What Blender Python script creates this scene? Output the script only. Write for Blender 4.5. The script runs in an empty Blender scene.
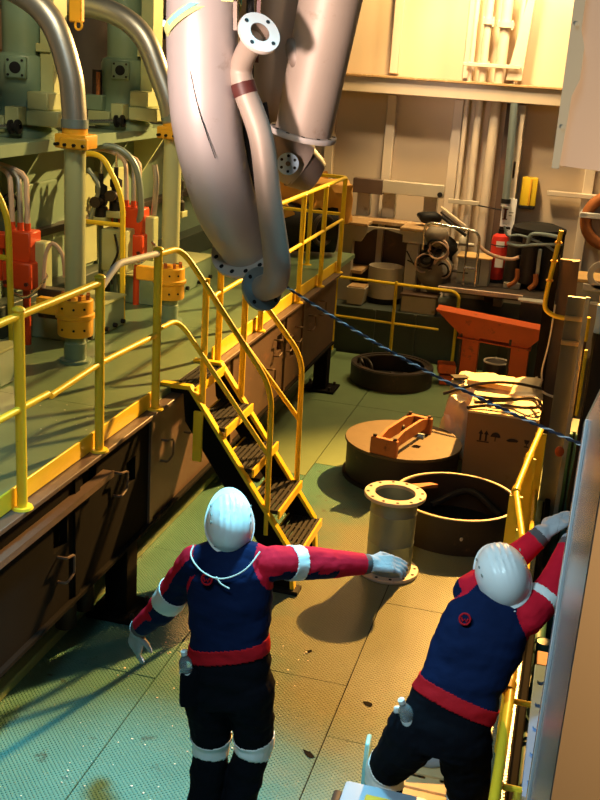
import bpy, bmesh, math, random
import numpy as np
from mathutils import Vector as V, Matrix, noise
SC = bpy.context.scene
COL = SC.collection
R = math.radians
rng = random.Random(7)

# ------------------------------------------------------------------ camera
def make_camera():
    f, pit, yaw, rol, H = 1053.531, 0.31274, -0.24517, 0.06630, 3.7346
    cp, sp, cy, sy = math.cos(pit), math.sin(pit), math.cos(yaw), math.sin(yaw)
    fw = V((sy*cp, cy*cp, -sp)); rt = V((cy, -sy, 0)); up = rt.cross(fw)
    c, s = math.cos(rol), math.sin(rol)
    r2 = c*rt + s*up; u2 = -s*rt + c*up
    cam = bpy.data.cameras.new('camera'); o = bpy.data.objects.new('camera', cam); COL.objects.link(o)
    m = Matrix.Identity(4)
    for i in range(3):
        m[i][0], m[i][1], m[i][2] = r2[i], u2[i], -fw[i]
    m.translation = V((0, 0, H)); o.matrix_world = m
    cam.sensor_fit = 'HORIZONTAL'; cam.sensor_width = 36; cam.lens = f*36/600; cam.clip_start = .05
    cam.dof.use_dof = False
    SC.camera = o
make_camera()

# ------------------------------------------------------------------ light
SC.view_settings.view_transform = 'Standard'; SC.view_settings.look = 'None'
SC.view_settings.gamma = 1; SC.view_settings.exposure = -0.12; SC.view_settings.use_curve_mapping = False
SC.cycles.use_denoising = True
SC.cycles.max_bounces = 6; SC.cycles.sample_clamp_indirect = 4
w = bpy.data.worlds.new('World'); SC.world = w; w.use_nodes = True
w.node_tree.nodes['Background'].inputs[0].default_value = (.30, .48, .48, 1)
w.node_tree.nodes['Background'].inputs[1].default_value = 0.02

def lamp(name, kind, loc, target, power, col, size=.3, spot=None, blend=.4):
    l = bpy.data.lights.new(name, kind); l.energy = power; l.color = col
    if kind == 'AREA': l.shape = 'DISK'; l.size = size
    else: l.shadow_soft_size = size
    if kind == 'SPOT': l.spot_size = R(spot); l.spot_blend = blend
    o = bpy.data.objects.new(name, l); COL.objects.link(o); o.location = loc
    o.rotation_euler = (V(target)-V(loc)).to_track_quat('-Z', 'Y').to_euler()
    return o
ORANGE = (1, .49, .10); COOL = (.26, .80, 1.0); WARM = (1, .62, .26)
lamp('flood_lamp', 'SPOT', (.45, 14.3, 5.55), (-.85, 7.6, .1), 15500, (1, .47, .10), .08, 43, .8)     # sodium flood over the aft bulkhead, on the deck
lamp('flood_lamp', 'SPOT', (.35, 14.2, 5.75), (-4.1, 7.6, 3.0), 6600, (1, .62, .20), .08, 46, .6)   # its twin, on the engine and walkway
lamp('wall_lamp', 'AREA', (-1.6, 13.3, 6.2), (-1.8, 15, 4.2), 250, (1, .64, .25), .7)              # lights the upper bulkhead
lamp('wall_lamp', 'AREA', (-.3, 14.0, 6.2), (-.5, 15, 4.6), 200, (1, .74, .36), .4)
lamp('aft_lamp', 'SPOT', (-1.9, 12.2, 6.5), (-1.6, 15, 3.1), 720, (1, .74, .44), .2, 46, .7)        # lights the aft bulkhead from the deckhead
lamp('cool_lamp', 'SPOT', (-.9, 5.4, 6.4), (-1.75, 3.6, 0), 3100, COOL, .3, 31, .8)                # white deckhead lamp over the near deck
lamp('cool_fill', 'AREA', (-.9, .6, 6.6), (-1.2, 7, 0), 60, (.62, .92, 1), 1.2)                    # added soft cool fill behind the camera, lifts the shadows
lamp('walkway_lamp', 'SPOT', (-3.6, 4.2, 6.4), (-3.7, 4.5, 1.5), 330, (.62, .95, 1), .3, 36, .8)   # white lamp over the near walkway
lamp('engine_fill', 'SPOT', (-2.2, 4.6, 6.6), (-4.5, 8.4, 3.2), 520, (1, .82, .45), .4, 46, .7)     # added unseen spot that brightens the engine
lamp('pipe_key', 'SPOT', (-2.5, 1.4, 3.55), (-1.85, 5.4, 3.83), 1750, (1, .76, .66), .2, 24, .8)   # unseen key spot added for the hanging pipes
lamp('side_lamp', 'SPOT', (-1.7, 1.2, 3.9), (-1.45, 5.7, 3.66), 150, (1, .56, .24), .15, 24, .6)
lamp('panel_fill', 'SPOT', (.9, .95, 3.25), (.3, 2.05, 3.45), 190, (1, .66, .36), .1, 150, .5)      # added warm spot for the hanging panel and cabinet front
lamp('cabinet_fill', 'SPOT', (-1.7, 2.0, 4.6), (.05, 3.3, 1.8), 420, (.62, .90, 1), .2, 60, .7)                  # added cool spot for the cabinet side and flange bar

# ------------------------------------------------------------------ materials
def nd(t, k, **kw):
    n = t.nodes.new(k)
    for a, b in kw.items(): setattr(n, a, b)
    return n
MATS = {}
def mat(name, col, rough=.5, metal=0., var=.2, vs=5., bump=.0, bs=60., stain=None, ss=3., sth=.55, spec=.5, coat=0, trans=0, ior=1.45):
    m = bpy.data.materials.new(name); m.use_nodes = True; t = m.node_tree; b = t.nodes['Principled BSDF']
    tc = nd(t, 'ShaderNodeTexCoord'); n1 = nd(t, 'ShaderNodeTexNoise'); n1.inputs['Scale'].default_value = vs; n1.inputs['Detail'].default_value = 5
    t.links.new(tc.outputs['Object'], n1.inputs['Vector'])
    mx = nd(t, 'ShaderNodeMix', data_type='RGBA'); t.links.new(n1.outputs[0], mx.inputs[0])
    mx.inputs[6].default_value = (*[c*(1-var) for c in col], 1); mx.inputs[7].default_value = (*[min(1, c*(1+var)) for c in col], 1)
    out = mx.outputs[2]
    if stain:
        n2 = nd(t, 'ShaderNodeTexNoise'); n2.inputs['Scale'].default_value = ss; n2.inputs['Detail'].default_value = 8; n2.inputs['Roughness'].default_value = .65
        t.links.new(tc.outputs['Object'], n2.inputs['Vector'])
        rp = nd(t, 'ShaderNodeMapRange'); rp.inputs[1].default_value = sth; rp.inputs[2].default_value = sth+.12
        t.links.new(n2.outputs[0], rp.inputs[0])
        m2 = nd(t, 'ShaderNodeMix', data_type='RGBA'); t.links.new(rp.outputs[0], m2.inputs[0]); t.links.new(out, m2.inputs[6])
        m2.inputs[7].default_value = (*stain, 1); out = m2.outputs[2]
    t.links.new(out, b.inputs['Base Color'])
    b.inputs['Roughness'].default_value = rough; b.inputs['Metallic'].default_value = metal
    b.inputs['Specular IOR Level'].default_value = spec; b.inputs['Coat Weight'].default_value = coat
    b.inputs['Transmission Weight'].default_value = trans; b.inputs['IOR'].default_value = ior
    if bump:
        n3 = nd(t, 'ShaderNodeTexNoise'); n3.inputs['Scale'].default_value = bs; n3.inputs['Detail'].default_value = 4
        t.links.new(tc.outputs['Object'], n3.inputs['Vector'])
        bp = nd(t, 'ShaderNodeBump'); bp.inputs['Strength'].default_value = bump; bp.inputs['Distance'].default_value = .01
        t.links.new(n3.outputs[0], bp.inputs['Height']); t.links.new(bp.outputs[0], b.inputs['Normal'])
    MATS[name] = m; return m

def tread_material(name, col):
    m = mat(name, col, rough=.27, var=.22, vs=2.2, stain=(.045, .04, .03), ss=5.5, sth=.62, spec=.9)
    t = m.node_tree; b = t.nodes['Principled BSDF']
    bc = b.inputs['Base Color'].links[0].from_socket
    g = nd(t, 'ShaderNodeNewGeometry'); vm = nd(t, 'ShaderNodeVectorMath', operation='MULTIPLY_ADD')      # trodden patch worn through the paint
    t.links.new(g.outputs['Position'], vm.inputs[0]); vm.inputs[1].default_value = (1/1.15, 1/2.1, 0); vm.inputs[2].default_value = (.85/1.15, -6.9/2.1, 0)
    ln = nd(t, 'ShaderNodeVectorMath', operation='LENGTH'); t.links.new(vm.outputs[0], ln.inputs[0])
    nw = nd(t, 'ShaderNodeTexNoise'); nw.inputs['Scale'].default_value = 2.3; nw.inputs['Detail'].default_value = 7; t.links.new(g.outputs['Position'], nw.inputs['Vector'])
    ad = nd(t, 'ShaderNodeMath', operation='ADD'); t.links.new(ln.outputs['Value'], ad.inputs[0]); t.links.new(nw.outputs[0], ad.inputs[1])
    mr = nd(t, 'ShaderNodeMapRange'); mr.inputs[1].default_value = 1.15; mr.inputs[2].default_value = 1.75; mr.inputs[3].default_value = 1; mr.inputs[4].default_value = 0; t.links.new(ad.outputs[0], mr.inputs[0])
    mw = nd(t, 'ShaderNodeMix', data_type='RGBA'); t.links.new(mr.outputs[0], mw.inputs[0]); t.links.new(bc, mw.inputs[6]); mw.inputs[7].default_value = (.23, .255, .165, 1)
    t.links.new(mw.outputs[2], b.inputs['Base Color'])
    sx = nd(t, 'ShaderNodeSeparateXYZ'); t.links.new(g.outputs['Position'], sx.inputs[0])
    def mt(op, a, c=None):
        n = nd(t, 'ShaderNodeMath', operation=op)
        for i, q in enumerate((a, c)):
            if q is None: continue
            if isinstance(q, (int, float)): n.inputs[i].default_value = q
            else: t.links.new(q, n.inputs[i])
        return n.outputs[0]
    k = 2*math.pi/.056
    x, y = mt('MULTIPLY', sx.outputs[0], k), mt('MULTIPLY', sx.outputs[1], k)
    s = mt('ADD', mt('SINE', mt('MULTIPLY', x, .5), None), 0.0)
    a = mt('MULTIPLY', mt('SINE', mt('ADD', x, y)), mt('SINE', mt('SUBTRACT', x, y)))
    h = mt('MAXIMUM', mt('SUBTRACT', mt('ABSOLUTE', a), .45), 0.0)
    bp = nd(t, 'ShaderNodeBump'); bp.inputs['Strength'].default_value = 1; bp.inputs['Distance'].default_value = .016
    t.links.new(h, bp.inputs['Height']); t.links.new(bp.outputs[0], b.inputs['Normal'])
    return m

tread_material('deck_plate', (.095, .255, .225))
mat('deck_smooth', (.155, .235, .115), .45, var=.2, vs=2.5, stain=(.06, .06, .04), ss=5, sth=.68, bump=.1, bs=25)
mat('walk_green', (.155, .235, .135), .28, var=.22, vs=2.5, stain=(.07, .12, .09), ss=3.5, sth=.64, bump=.06, bs=18)
mat('yellow', (.90, .63, .03), .38, var=.12, vs=8, stain=(.28, .13, .02), ss=14, sth=.68, bump=.05)
mat('collar_yellow', (.85, .43, .03), .4, var=.12, vs=8, stain=(.3, .12, .02), ss=16, sth=.68)
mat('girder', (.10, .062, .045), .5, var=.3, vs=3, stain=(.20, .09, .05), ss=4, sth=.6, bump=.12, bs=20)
mat('girder_dark', (.007, .006, .0055), .8, var=.3, vs=3, spec=.06)  # near-black; on the near walkway girder it paints in the shade
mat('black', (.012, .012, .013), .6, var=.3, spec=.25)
mat('dark_steel', (.045, .035, .03), .5, .3, var=.3, stain=(.14, .07, .035), ss=5, sth=.58, bump=.1)
mat('coaming', (.028, .021, .017), .55, .0, var=.3, stain=(.13, .06, .03), ss=5, sth=.6, bump=.12, bs=15)
mat('cover_top', (.095, .068, .036), .6, .1, var=.3, stain=(.07, .045, .03), ss=5, sth=.57, bump=.1)
mat('rim_paint', (.62, .50, .36), .5, var=.2)
mat('rust_orange', (.40, .13, .035), .6, var=.3, vs=7, stain=(.14, .05, .025), ss=9, sth=.58, bump=.1)
mat('orange', (.58, .095, .015), .5, var=.25, vs=4, stain=(.12, .04, .02), ss=7, sth=.6)
mat('red_box', (.60, .06, .012), .42, var=.15, vs=5, stain=(.18, .03, .02), ss=12, sth=.66)
mat('red', (.55, .03, .02), .4, var=.12)
mat('engine', (.19, .28, .20), .38, var=.14, vs=4, stain=(.10, .15, .10), ss=4, sth=.66)
mat('engine_pale', (.42, .46, .24), .45, var=.14, vs=5)
mat('engine_dark', (.055, .075, .055), .5, var=.25)
mat('column', (.50, .54, .30), .35, var=.1, vs=3)
mat('silver', (.46, .44, .43), .38, .75, var=.15, vs=5, bump=.05, bs=30)
mat('chrome', (.6, .58, .55), .25, .9, var=.1)
mat('primer', (.50, .44, .43), .42, .25, var=.13, vs=4, stain=(.34, .26, .22), ss=5, sth=.6, bump=.05, bs=14)
mat('primer_warm', (.42, .33, .27), .5, .15, var=.15, vs=4, stain=(.30, .2, .14), ss=5, sth=.6, bump=.05)
mat('primer_dark', (.22, .165, .13), .5, .2, var=.2, vs=4)
mat('flange', (.62, .55, .51), .45, .05, var=.12, vs=9, stain=(.35, .22, .15), ss=12, sth=.66)
mat('galvanised', (.25, .32, .34), .42, .5, var=.15, vs=6, bump=.05)
mat('wall', (.62, .50, .36), .55, var=.09, vs=1.3, stain=(.42, .30, .18), ss=2.3, sth=.66, bump=.03)
mat('wall_trim', (.68, .58, .46), .5, var=.08)
mat('beige', (.46, .41, .32), .5, var=.15, vs=4, stain=(.22, .14, .07), ss=6, sth=.6)
mat('rust_ledge', (.42, .26, .12), .7, var=.3, vs=7, stain=(.62, .48, .30), ss=9, sth=.55)
mat('wood_top', (.62, .40, .16), .55, var=.2, vs=6)
mat('cabinet_grey', (.28, .29, .26), .45, var=.12)
mat('grey_plate', (.45, .44, .42), .4, .3, var=.15)
mat('pale_grey', (.58, .60, .62), .4, .2, var=.1)
mat('tarp', (.66, .34, .08), .6, var=.22, vs=5, bump=.3, bs=12)
mat('warm_tint_metal', (.19, .14, .08), .5, .0, var=.06, vs=1.2)  # warm reflection on the cabinet put into the base colour
mat('brushed', (.50, .52, .57), .22, .75, var=.08, vs=3)
mat('panel_grey', (.38, .32, .29), .45, .1, var=.08, vs=2)
mat('flange_blue', (.22, .40, .72), .8, .0, var=.14, vs=10, spec=.08)
mat('flange_light', (.50, .68, .85), .5, .05, var=.1, vs=10)
mat('cardboard', (.32, .175, .07), .75, var=.12, vs=4, stain=(.24, .10, .03), ss=2.4, sth=.6)
mat('carton_top', (.78, .58, .30), .6, var=.12)
mat('ink', (.035, .02, .012), .8, var=.1)
mat('plastic_wrap', (.86, .72, .50), .28, var=.12, vs=9, bump=.6, bs=16)
mat('rope_white', (.62, .64, .70), .8, var=.2, vs=30)
mat('rope_blue', (.014, .018, .035), .8, var=.3, vs=30)
mat('hose_pink', (.62, .44, .34), .5, var=.2, vs=12)
mat('cable_white', (.75, .70, .62), .6, var=.1)
mat('webbing', (.62, .66, .26), .8, var=.25, vs=20, bump=.25, bs=90)
mat('webbing_teal', (.22, .58, .52), .8, var=.2, vs=20)
mat('tape', (.085, .018, .014), .5, var=.3, vs=20)
mat('white', (.84, .84, .84), .5, var=.04)
mat('helmet', (.86, .88, .90), .32, var=.03, vs=6, coat=.2)
mat('navy', (.006, .014, .055), .85, var=.25, vs=9, bump=.35, bs=26, spec=.08)
mat('trouser', (.005, .006, .010), .9, var=.3, vs=9, bump=.35, bs=22, spec=.08)
mat('fabric_red', (.60, .012, .032), .8, var=.16, vs=9, bump=.35, bs=26, spec=.08)
mat('reflective', (.78, .80, .80), .45, var=.06, vs=20)
mat('belt_red', (.50, .012, .02), .75, var=.15, vs=12, bump=.2, spec=.08)
mat('skin', (.30, .13, .075), .5, var=.12, vs=9)
mat('hair', (.012, .01, .009), .6, var=.2)
mat('glove', (.42, .43, .46), .85, var=.18, vs=30, bump=.35, bs=60, spec=.08)
mat('glove_dark', (.10, .085, .09), .85, var=.25, vs=20)
mat('boot', (.02, .018, .016), .5, var=.2)
mat('bottle_clear', (.82, .88, .92), .08, var=.02, trans=.75)
mat('bottle_label', (.85, .86, .88), .4, var=.05)
mat('toolbox_blue', (.30, .37, .46), .4, var=.08)
mat('cloth_blue', (.26, .36, .47), .85, var=.2, vs=14, bump=.3, bs=40)
mat('pallet_wood', (.70, .52, .26), .7, var=.2, vs=9)
mat('cyan_plastic', (.30, .72, .78), .3, var=.12, vs=7)
mat('machine_teal', (.05, .16, .15), .45, var=.25, vs=5)
mat('hull_dark', (.05, .065, .055), .5, var=.25, vs=2)
mat('chips', (.75, .72, .60), .6, var=.2)
mat('post_grey', (.13, .12, .085), .5, var=.2)
mat('sack', (.20, .165, .125), .7, var=.3, vs=6)
mat('stain_dark', (.035, .032, .022), .5, var=.3)

# ------------------------------------------------------------------ mesh builder
class MB:
    def __init__(s): s.bm = bmesh.new()
    def box(s, c, d, rz=0, bev=0, M=None):
        v0 = len(s.bm.verts)
        r = bmesh.ops.create_cube(s.bm, size=1)
        mt = Matrix.Translation(c) @ (M.to_4x4() if M else Matrix.Rotation(rz, 4, 'Z')) @ Matrix.Diagonal((*d, 1))
        bmesh.ops.transform(s.bm, matrix=mt, verts=r['verts'])
        if bev:
            es = list({e for v in r['verts'] for e in v.link_edges})
            bmesh.ops.bevel(s.bm, geom=es, offset=bev, segments=2 if bev > .012 else 1, affect='EDGES', profile=.6)
        return s
    def bx(s, x0, x1, y0, y1, z0, z1, bev=0):
        return s.box(((x0+x1)/2, (y0+y1)/2, (z0+z1)/2), (abs(x1-x0), abs(y1-y0), abs(z1-z0)), 0, bev)
    def frame(s, d):
        d = V(d).normalized(); a = V((0, 0, 1)) if abs(d.z) < .9 else V((0, 1, 0))
        u = d.cross(a).normalized(); return u, u.cross(d).normalized(), d
    def rings(s, rs, close=True, cap=True):
        L = [[s.bm.verts.new(p) for p in r] for r in rs]; n = len(L[0])
        for a, b in zip(L, L[1:]):
            for i in range(n if close else n-1):
                j = (i+1) % n
                try: s.bm.faces.new((a[i], a[j], b[j], b[i]))
                except ValueError: pass
        if cap:
            for q in (L[0][::-1], L[-1]):
                try: s.bm.faces.new(q)
                except ValueError: pass
        return L
    def cyl(s, p0, p1, r0, r1=None, n=16, cap=True):
        r1 = r0 if r1 is None else r1; p0, p1 = V(p0), V(p1); u, v, d = s.frame(p1-p0)
        s.rings([[p+r*(math.cos(2*math.pi*i/n)*u+math.sin(2*math.pi*i/n)*v) for i in range(n)] for p, r in ((p0, r0), (p1, r1))], cap=cap)
        return s
    def revolve(s, prof, org=(0, 0, 0), axis=(0, 0, 1), n=32, closed=False):
        """prof: (radius, height) along the axis"""
        o = V(org); u, v, d = s.frame(axis)
        rs = [[o+d*h+max(r, 1e-4)*(math.cos(2*math.pi*i/n)*u+math.sin(2*math.pi*i/n)*v) for i in range(n)] for r, h in prof]
        if closed: rs.append(rs[0])
        L = s.rings(rs, cap=False)
        bmesh.ops.remove_doubles(s.bm, verts=[q for l in L for q in l], dist=2e-4)
        return s
    def tube(s, pts, r, n=10, bend=None, cap=True, rad=None):
        pts = [V(p) for p in pts]
        if bend: pts = fillet(pts, bend)
        m = len(pts); rs = []; u = None
        for i, p in enumerate(pts):
            t = (pts[min(i+1, m-1)]-pts[max(i-1, 0)]).normalized()
            if u is None: u = s.frame(t)[0]
            u = (u-t*u.dot(t)).normalized(); v = t.cross(u)
            rr = r if rad is None else rad(i/(m-1))
            rs.append([p+rr*(math.cos(2*math.pi*k/n)*u+math.sin(2*math.pi*k/n)*v) for k in range(n)])
        s.rings(rs, cap=cap); return s
    def torus(s, c, axis, Rr, r, n=28, k=8):
        u, v, d = s.frame(axis); c = V(c)
        rs = []
        for i in range(n+1):
            a = 2*math.pi*(i % n)/n; e = math.cos(a)*u+math.sin(a)*v
            rs.append([c+e*(Rr+r*math.cos(2*math.pi*j/k))+d*r*math.sin(2*math.pi*j/k) for j in range(k)])
        L = s.rings(rs, cap=False); bmesh.ops.remove_doubles(s.bm, verts=[q for l in L for q in l], dist=1e-5); return s
    def prism(s, poly, ext):
        """poly: list of 3D points, ext: extrusion vector"""
        a = [s.bm.verts.new(V(p)) for p in poly]; b = [s.bm.verts.new(V(p)+V(ext)) for p in poly]; n = len(a)
        s.bm.faces.new(a[::-1]); s.bm.faces.new(b)
        for i in range(n): s.bm.faces.new((a[i], a[(i+1) % n], b[(i+1) % n], b[i]))
        return s
    def ball(s, c, r, n=14, M=None):
        q = bmesh.ops.create_uvsphere(s.bm, u_segments=n, v_segments=max(6, n*2//3), radius=1)
        d = Matrix.Diagonal((*((r, r, r) if isinstance(r, (int, float)) else r), 1))
        bmesh.ops.transform(s.bm, matrix=Matrix.Translation(c) @ (M.to_4x4() if M else Matrix.Identity(4)) @ d, verts=q['verts']); return s
    def caps(s, p0, p1, r0, r1, n=14):
        p0, p1 = V(p0), V(p1); u, v, d = s.frame(p1-p0); rs = []
        for k in range(5):
            a = math.pi/2*(1-k/4); rs.append((p0-d*r0*math.sin(a), max(r0*math.cos(a), 1e-4)))
        for k in range(5):
            a = math.pi/2*k/4; rs.append((p1+d*r1*math.sin(a), max(r1*math.cos(a), 1e-4)))
        s.rings([[p+r*(math.cos(2*math.pi*i/n)*u+math.sin(2*math.pi*i/n)*v) for i in range(n)] for p, r in rs]); return s
    def mesh(s, name, off=V((0, 0, 0)), ang=38):
        bmesh.ops.recalc_face_normals(s.bm, faces=s.bm.faces[:])
        bmesh.ops.translate(s.bm, vec=-off, verts=s.bm.verts[:])
        me = bpy.data.meshes.new(name); s.bm.to_mesh(me); s.bm.free()
        for p in me.polygons: p.use_smooth = True
        me.set_sharp_from_angle(angle=R(ang)); return me

def fillet(pts, r, k=6):
    out = [pts[0]]
    for a, b, c in zip(pts, pts[1:], pts[2:]):
        d0, d1 = (a-b), (c-b); q = min(r, d0.length*.48, d1.length*.48)
        p, e = b+d0.normalized()*q, b+d1.normalized()*q
        for i in range(k+1):
            t = i/k; out.append((1-t)**2*p+2*t*(1-t)*b+t*t*e)
    out.append(pts[-1]); return out
def bez(pts, n=24):
    """smooth Catmull-Rom curve through pts"""
    P = [V(p) for p in pts]; P = [2*P[0]-P[1]]+P+[2*P[-1]-P[-2]]; out = []
    seg = len(P)-3
    for j in range(n+1):
        t = j/n*seg; i = min(int(t), seg-1); t -= i; a, b, c, d = P[i:i+4]
        out.append(.5*((2*b)+(c-a)*t+(2*a-5*b+4*c-d)*t*t+(3*b-a-3*c+d)*t**3))
    return out

W = {}
def thing(name, label, cat, loc, group=None):
    o = bpy.data.objects.new(name, None); COL.objects.link(o); o.location = loc; o.empty_display_size = .1
    o['label'] = label; o['category'] = cat
    if group: o['group'] = group
    W[o] = V(loc); return o
def part(name, mb, m, parent, label=None, kind=None, ang=38):
    off = W[parent]
    me = mb if isinstance(mb, bpy.types.Mesh) else mb.mesh(name, off, ang)
    ms = m if isinstance(m, (list, tuple)) else [m]
    if not me.materials:
        for q in ms: me.materials.append(MATS[q])
    o = bpy.data.objects.new(name, me); COL.objects.link(o); o.parent = parent; W[o] = off
    if label: o['label'] = label
    if kind: o['kind'] = kind
    return o
def solo(name, mb, m, label=None, cat=None, group=None, kind=None, ang=38):
    vs = [v.co for v in mb.bm.verts]
    off = V(((min(v.x for v in vs)+max(v.x for v in vs))/2, (min(v.y for v in vs)+max(v.y for v in vs))/2, min(v.z for v in vs)))
    me = mb.mesh(name, off, ang)
    for q in (m if isinstance(m, (list, tuple)) else [m]): me.materials.append(MATS[q])
    o = bpy.data.objects.new(name, me); COL.objects.link(o); o.location = off; W[o] = off
    if label: o['label'] = label
    if cat: o['category'] = cat
    if group: o['group'] = group
    if kind: o['kind'] = kind
    return o
def struct(name, mb, m, **k): return solo(name, mb, m, kind='structure', **k)
def dup(root, loc, label, group=None):
    def cp(o, p):
        c = o.copy(); COL.objects.link(c); c.parent = p; W[c] = W[o]
        for ch in list(o.children): cp(ch, c)
        return c
    r = cp(root, None); r.location = loc; r['label'] = label
    if group: r['group'] = group
    return r

# =================================================================== SETTING
# --- lower deck
fl = struct('floor', MB().bx(-3.6, .06, 1.2, 13.55, -.06, -.012), 'girder_dark')
xs = [-3.55, -2.15, -1.0, .05]; ys = [1.2, 3.1, 5.35, 7.05, 9.0, 11.3, 13.5]
k = 0
for i in range(3):
    for j in range(6):
        g = .004; oy = (0, .35, -.2)[i] if 0 < j < 5 else 0
        y0 = ys[j] + (oy if j > 0 else 0); y1 = ys[j+1] + (((0, .35, -.2)[i]) if 0 < j+1 < 5 else 0)
        if j == 5: y0 = ys[j]
        part('floor_plate', MB().bx(xs[i]+g, xs[i+1]-g, y0+g, y1-g, -.012, rng.uniform(-.001, .001)), 'deck_plate' if y1 < 9.6 else 'deck_smooth', fl)
struct('trim_1', MB().bx(-2.98, -2.90, 1.2, 13.4, 0, .07, .01), 'deck_smooth')                      # kerb under the walkway
# deck edge beam on the pit side
struct('trim_2', MB().bx(.06, .11, 3.0, 10.2, -.35, .03, .01), 'girder_dark')
# pit beside the deck
struct('lower_floor', MB().bx(-3.6, 3.4, 1.2, 15.0, -1.75, -1.65), 'hull_dark')
# --- aft bulkhead
wb = struct('wall_back', MB().bx(-9.2, 2.4, 15.0, 15.12, -1.65, 6.6), 'wall')
for x in (-7.3, -6.35, -5.4, -4.45, -3.55, -2.7, -1.78, .06, 1.0):
    part('stiffener', MB().bx(x-.065, x+.065, 14.88, 15.0, -.6, 3.34, .008), 'wall_trim', wb)
for x in (-7.0, -5.9, -4.8, -3.7, -2.72, -1.72):
    part('stiffener', MB().bx(x-.06, x+.06, 14.9, 15.0, 3.62, 6.6, .008), 'wall_trim', wb)
part('stiffener', MB().bx(-.99, -.87, 14.66, 15.0, .6, 3.34, .008), 'wall_trim', wb)
part('recess_shade', MB().bx(-1.14, -1.0, 14.9, 14.99, .6, 3.34), 'girder', wb)  # dark strip put in for the shade between pipe and stiffener
part('diagonal_bracket', MB().prism([(-1.18, 14.72, 3.64), (-.98, 14.72, 3.64), (-.92, 14.72, 4.9), (-.98, 14.72, 4.9)], (0, .26, 0)), 'wall_trim', wb)
part('stringer', MB().bx(-.46, 2.0, 14.8, 14.92, 2.19, 2.25, .006), 'wall_trim', wb)
part('stringer', MB().bx(-9.2, -3.6, 14.86, 15.0, 2.35, 2.42, .006), 'wall_trim', wb)
lg = struct('trim_3', MB().bx(-9.2, -.12, 14.55, 14.99, 3.36, 3.56, .006), 'wall_trim')                      # ledge on the bulkhead
part('ledge_top', MB().bx(-9.2, -.12, 14.5, 14.99, 3.56, 3.59, .004), 'rust_ledge', lg)
wl = struct('wall_left', MB().bx(-9.3, -9.2, 1.2, 15.1, -1.65, 6.6), 'wall')
# dark bulkhead below the bench platform
bw = struct('wall_aft', MB().bx(-3.55, -.1, 13.56, 13.62, -1.6, .62), 'hull_dark')
for x in (-3.0, -2.45, -1.9, -1.35, -.8): part('stiffener', MB().bx(x-.02, x+.02, 13.52, 13.56, 0, .62), 'hull_dark', bw)
struct('platform_floor', MB().bx(-3.55, .6, 13.62, 15.0, .52, .62), 'hull_dark')
up = struct('trim_4', MB().bx(-1.64, .1, 13.55, 14.9, .96, 1.03, .008), 'dark_steel')
part('edge_strip', MB().bx(-1.64, -.55, 13.515, 13.555, .985, 1.045, .006), 'hose_pink', up)
# --- walkway
wk = struct('walkway_floor', MB().bx(-6.9, -2.645, 1.2, 12.9, 1.40, 1.45), 'walk_green')
for y0, y1 in ((1.2, 3.8), (3.8, 6.1), (6.1, 8.4), (8.4, 10.6), (10.6, 12.9)):
    part('floor_plate', MB().bx(-4.3, -2.65, y0+.002, y1-.002, 1.45, 1.4545), 'walk_green', wk)
# girder under the walkway edge
gd = thing('walkway_girder', 'long brown steel girder carrying the green walkway edge above the deck', 'girder', (-2.66, 7, 0))
HOLES = [(4.95, 5.12), (5.32, 5.50), (5.95, 6.1), (9.45, 9.62), (9.95, 10.1)]
def web(far):
    m = MB(); y = 6.42 if far else 1.2; end = 11.9 if far else 6.42
    lows = {0: .95, 1: 1.16, 2: .98, 3: 1.02, 4: .84}
    for i, (a, b) in enumerate(HOLES):
        if a < y-.01 or b > end: continue
        z0 = lows[i]; m.bx(-2.68, -2.63, y, a, .56, 1.38); m.bx(-2.68, -2.63, a, b, .56, z0); m.bx(-2.68, -2.63, a, b, z0+.17, 1.38); y = b
    m.bx(-2.68, -2.63, y, end, .56, 1.38); return m
part('web', web(0), 'girder_dark', gd)  # near web painted near-black to stand in for shade
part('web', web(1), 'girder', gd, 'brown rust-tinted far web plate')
part('top_flange', MB().bx(-2.75, -2.56, 1.2, 11.9, 1.375, 1.405, .004), 'girder', gd)
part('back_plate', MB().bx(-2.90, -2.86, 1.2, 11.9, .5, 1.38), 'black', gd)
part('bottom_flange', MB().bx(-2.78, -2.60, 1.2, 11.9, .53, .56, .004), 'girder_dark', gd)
for y in (3.35, 5.22, 6.35, 8.1, 9.75, 10.4):
    part('stiffener', MB().bx(-2.63, -2.612, y-.03, y+.03, .56, 1.37), 'girder' if y > 6 else 'girder_dark', gd)  # nearer stiffeners carry the same painted shade
part('ledge_angle', MB().bx(-2.63, -2.56, 3.2, 5.6, 1.22, 1.235).bx(-2.565, -2.555, 3.2, 5.6, 1.2, 1.24), 'girder', gd)
def ubar(y, z, h=.16, wd=.1):
    m = MB(); x = -2.63
    return m.tube([(x, y, z+h), (x+.055, y, z+h), (x+.055, y+wd, z+h-.02), (x+.055, y+wd, z+.02), (x+.055, y, z), (x, y, z)], .008, 6, .02)
for y, z in ((5.75, 1.0), (6.55, .95), (7.0, 1.02), (9.15, .78), (9.35, 1.02), (9.75, .97), (10.1, .98), (10.65, .98), (11.1, 1.05), (5.0, .75)):
    part('grab_loop', ubar(y, z), 'girder', gd)
for y in (3.1, 6.05, 8.85, 11.75):
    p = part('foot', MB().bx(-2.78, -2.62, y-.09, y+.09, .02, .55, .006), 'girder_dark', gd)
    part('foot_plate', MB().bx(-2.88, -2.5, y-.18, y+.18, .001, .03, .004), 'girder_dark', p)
    m = MB()
    for sx in (-.16, .14):
        for sy in (-.13, .13): m.cyl((-2.7+sx, y+sy, .03), (-2.7+sx, y+sy, .065), .016, n=6)
    part('foot_bolts', m, 'dark_steel', p, kind='stuff')

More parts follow.
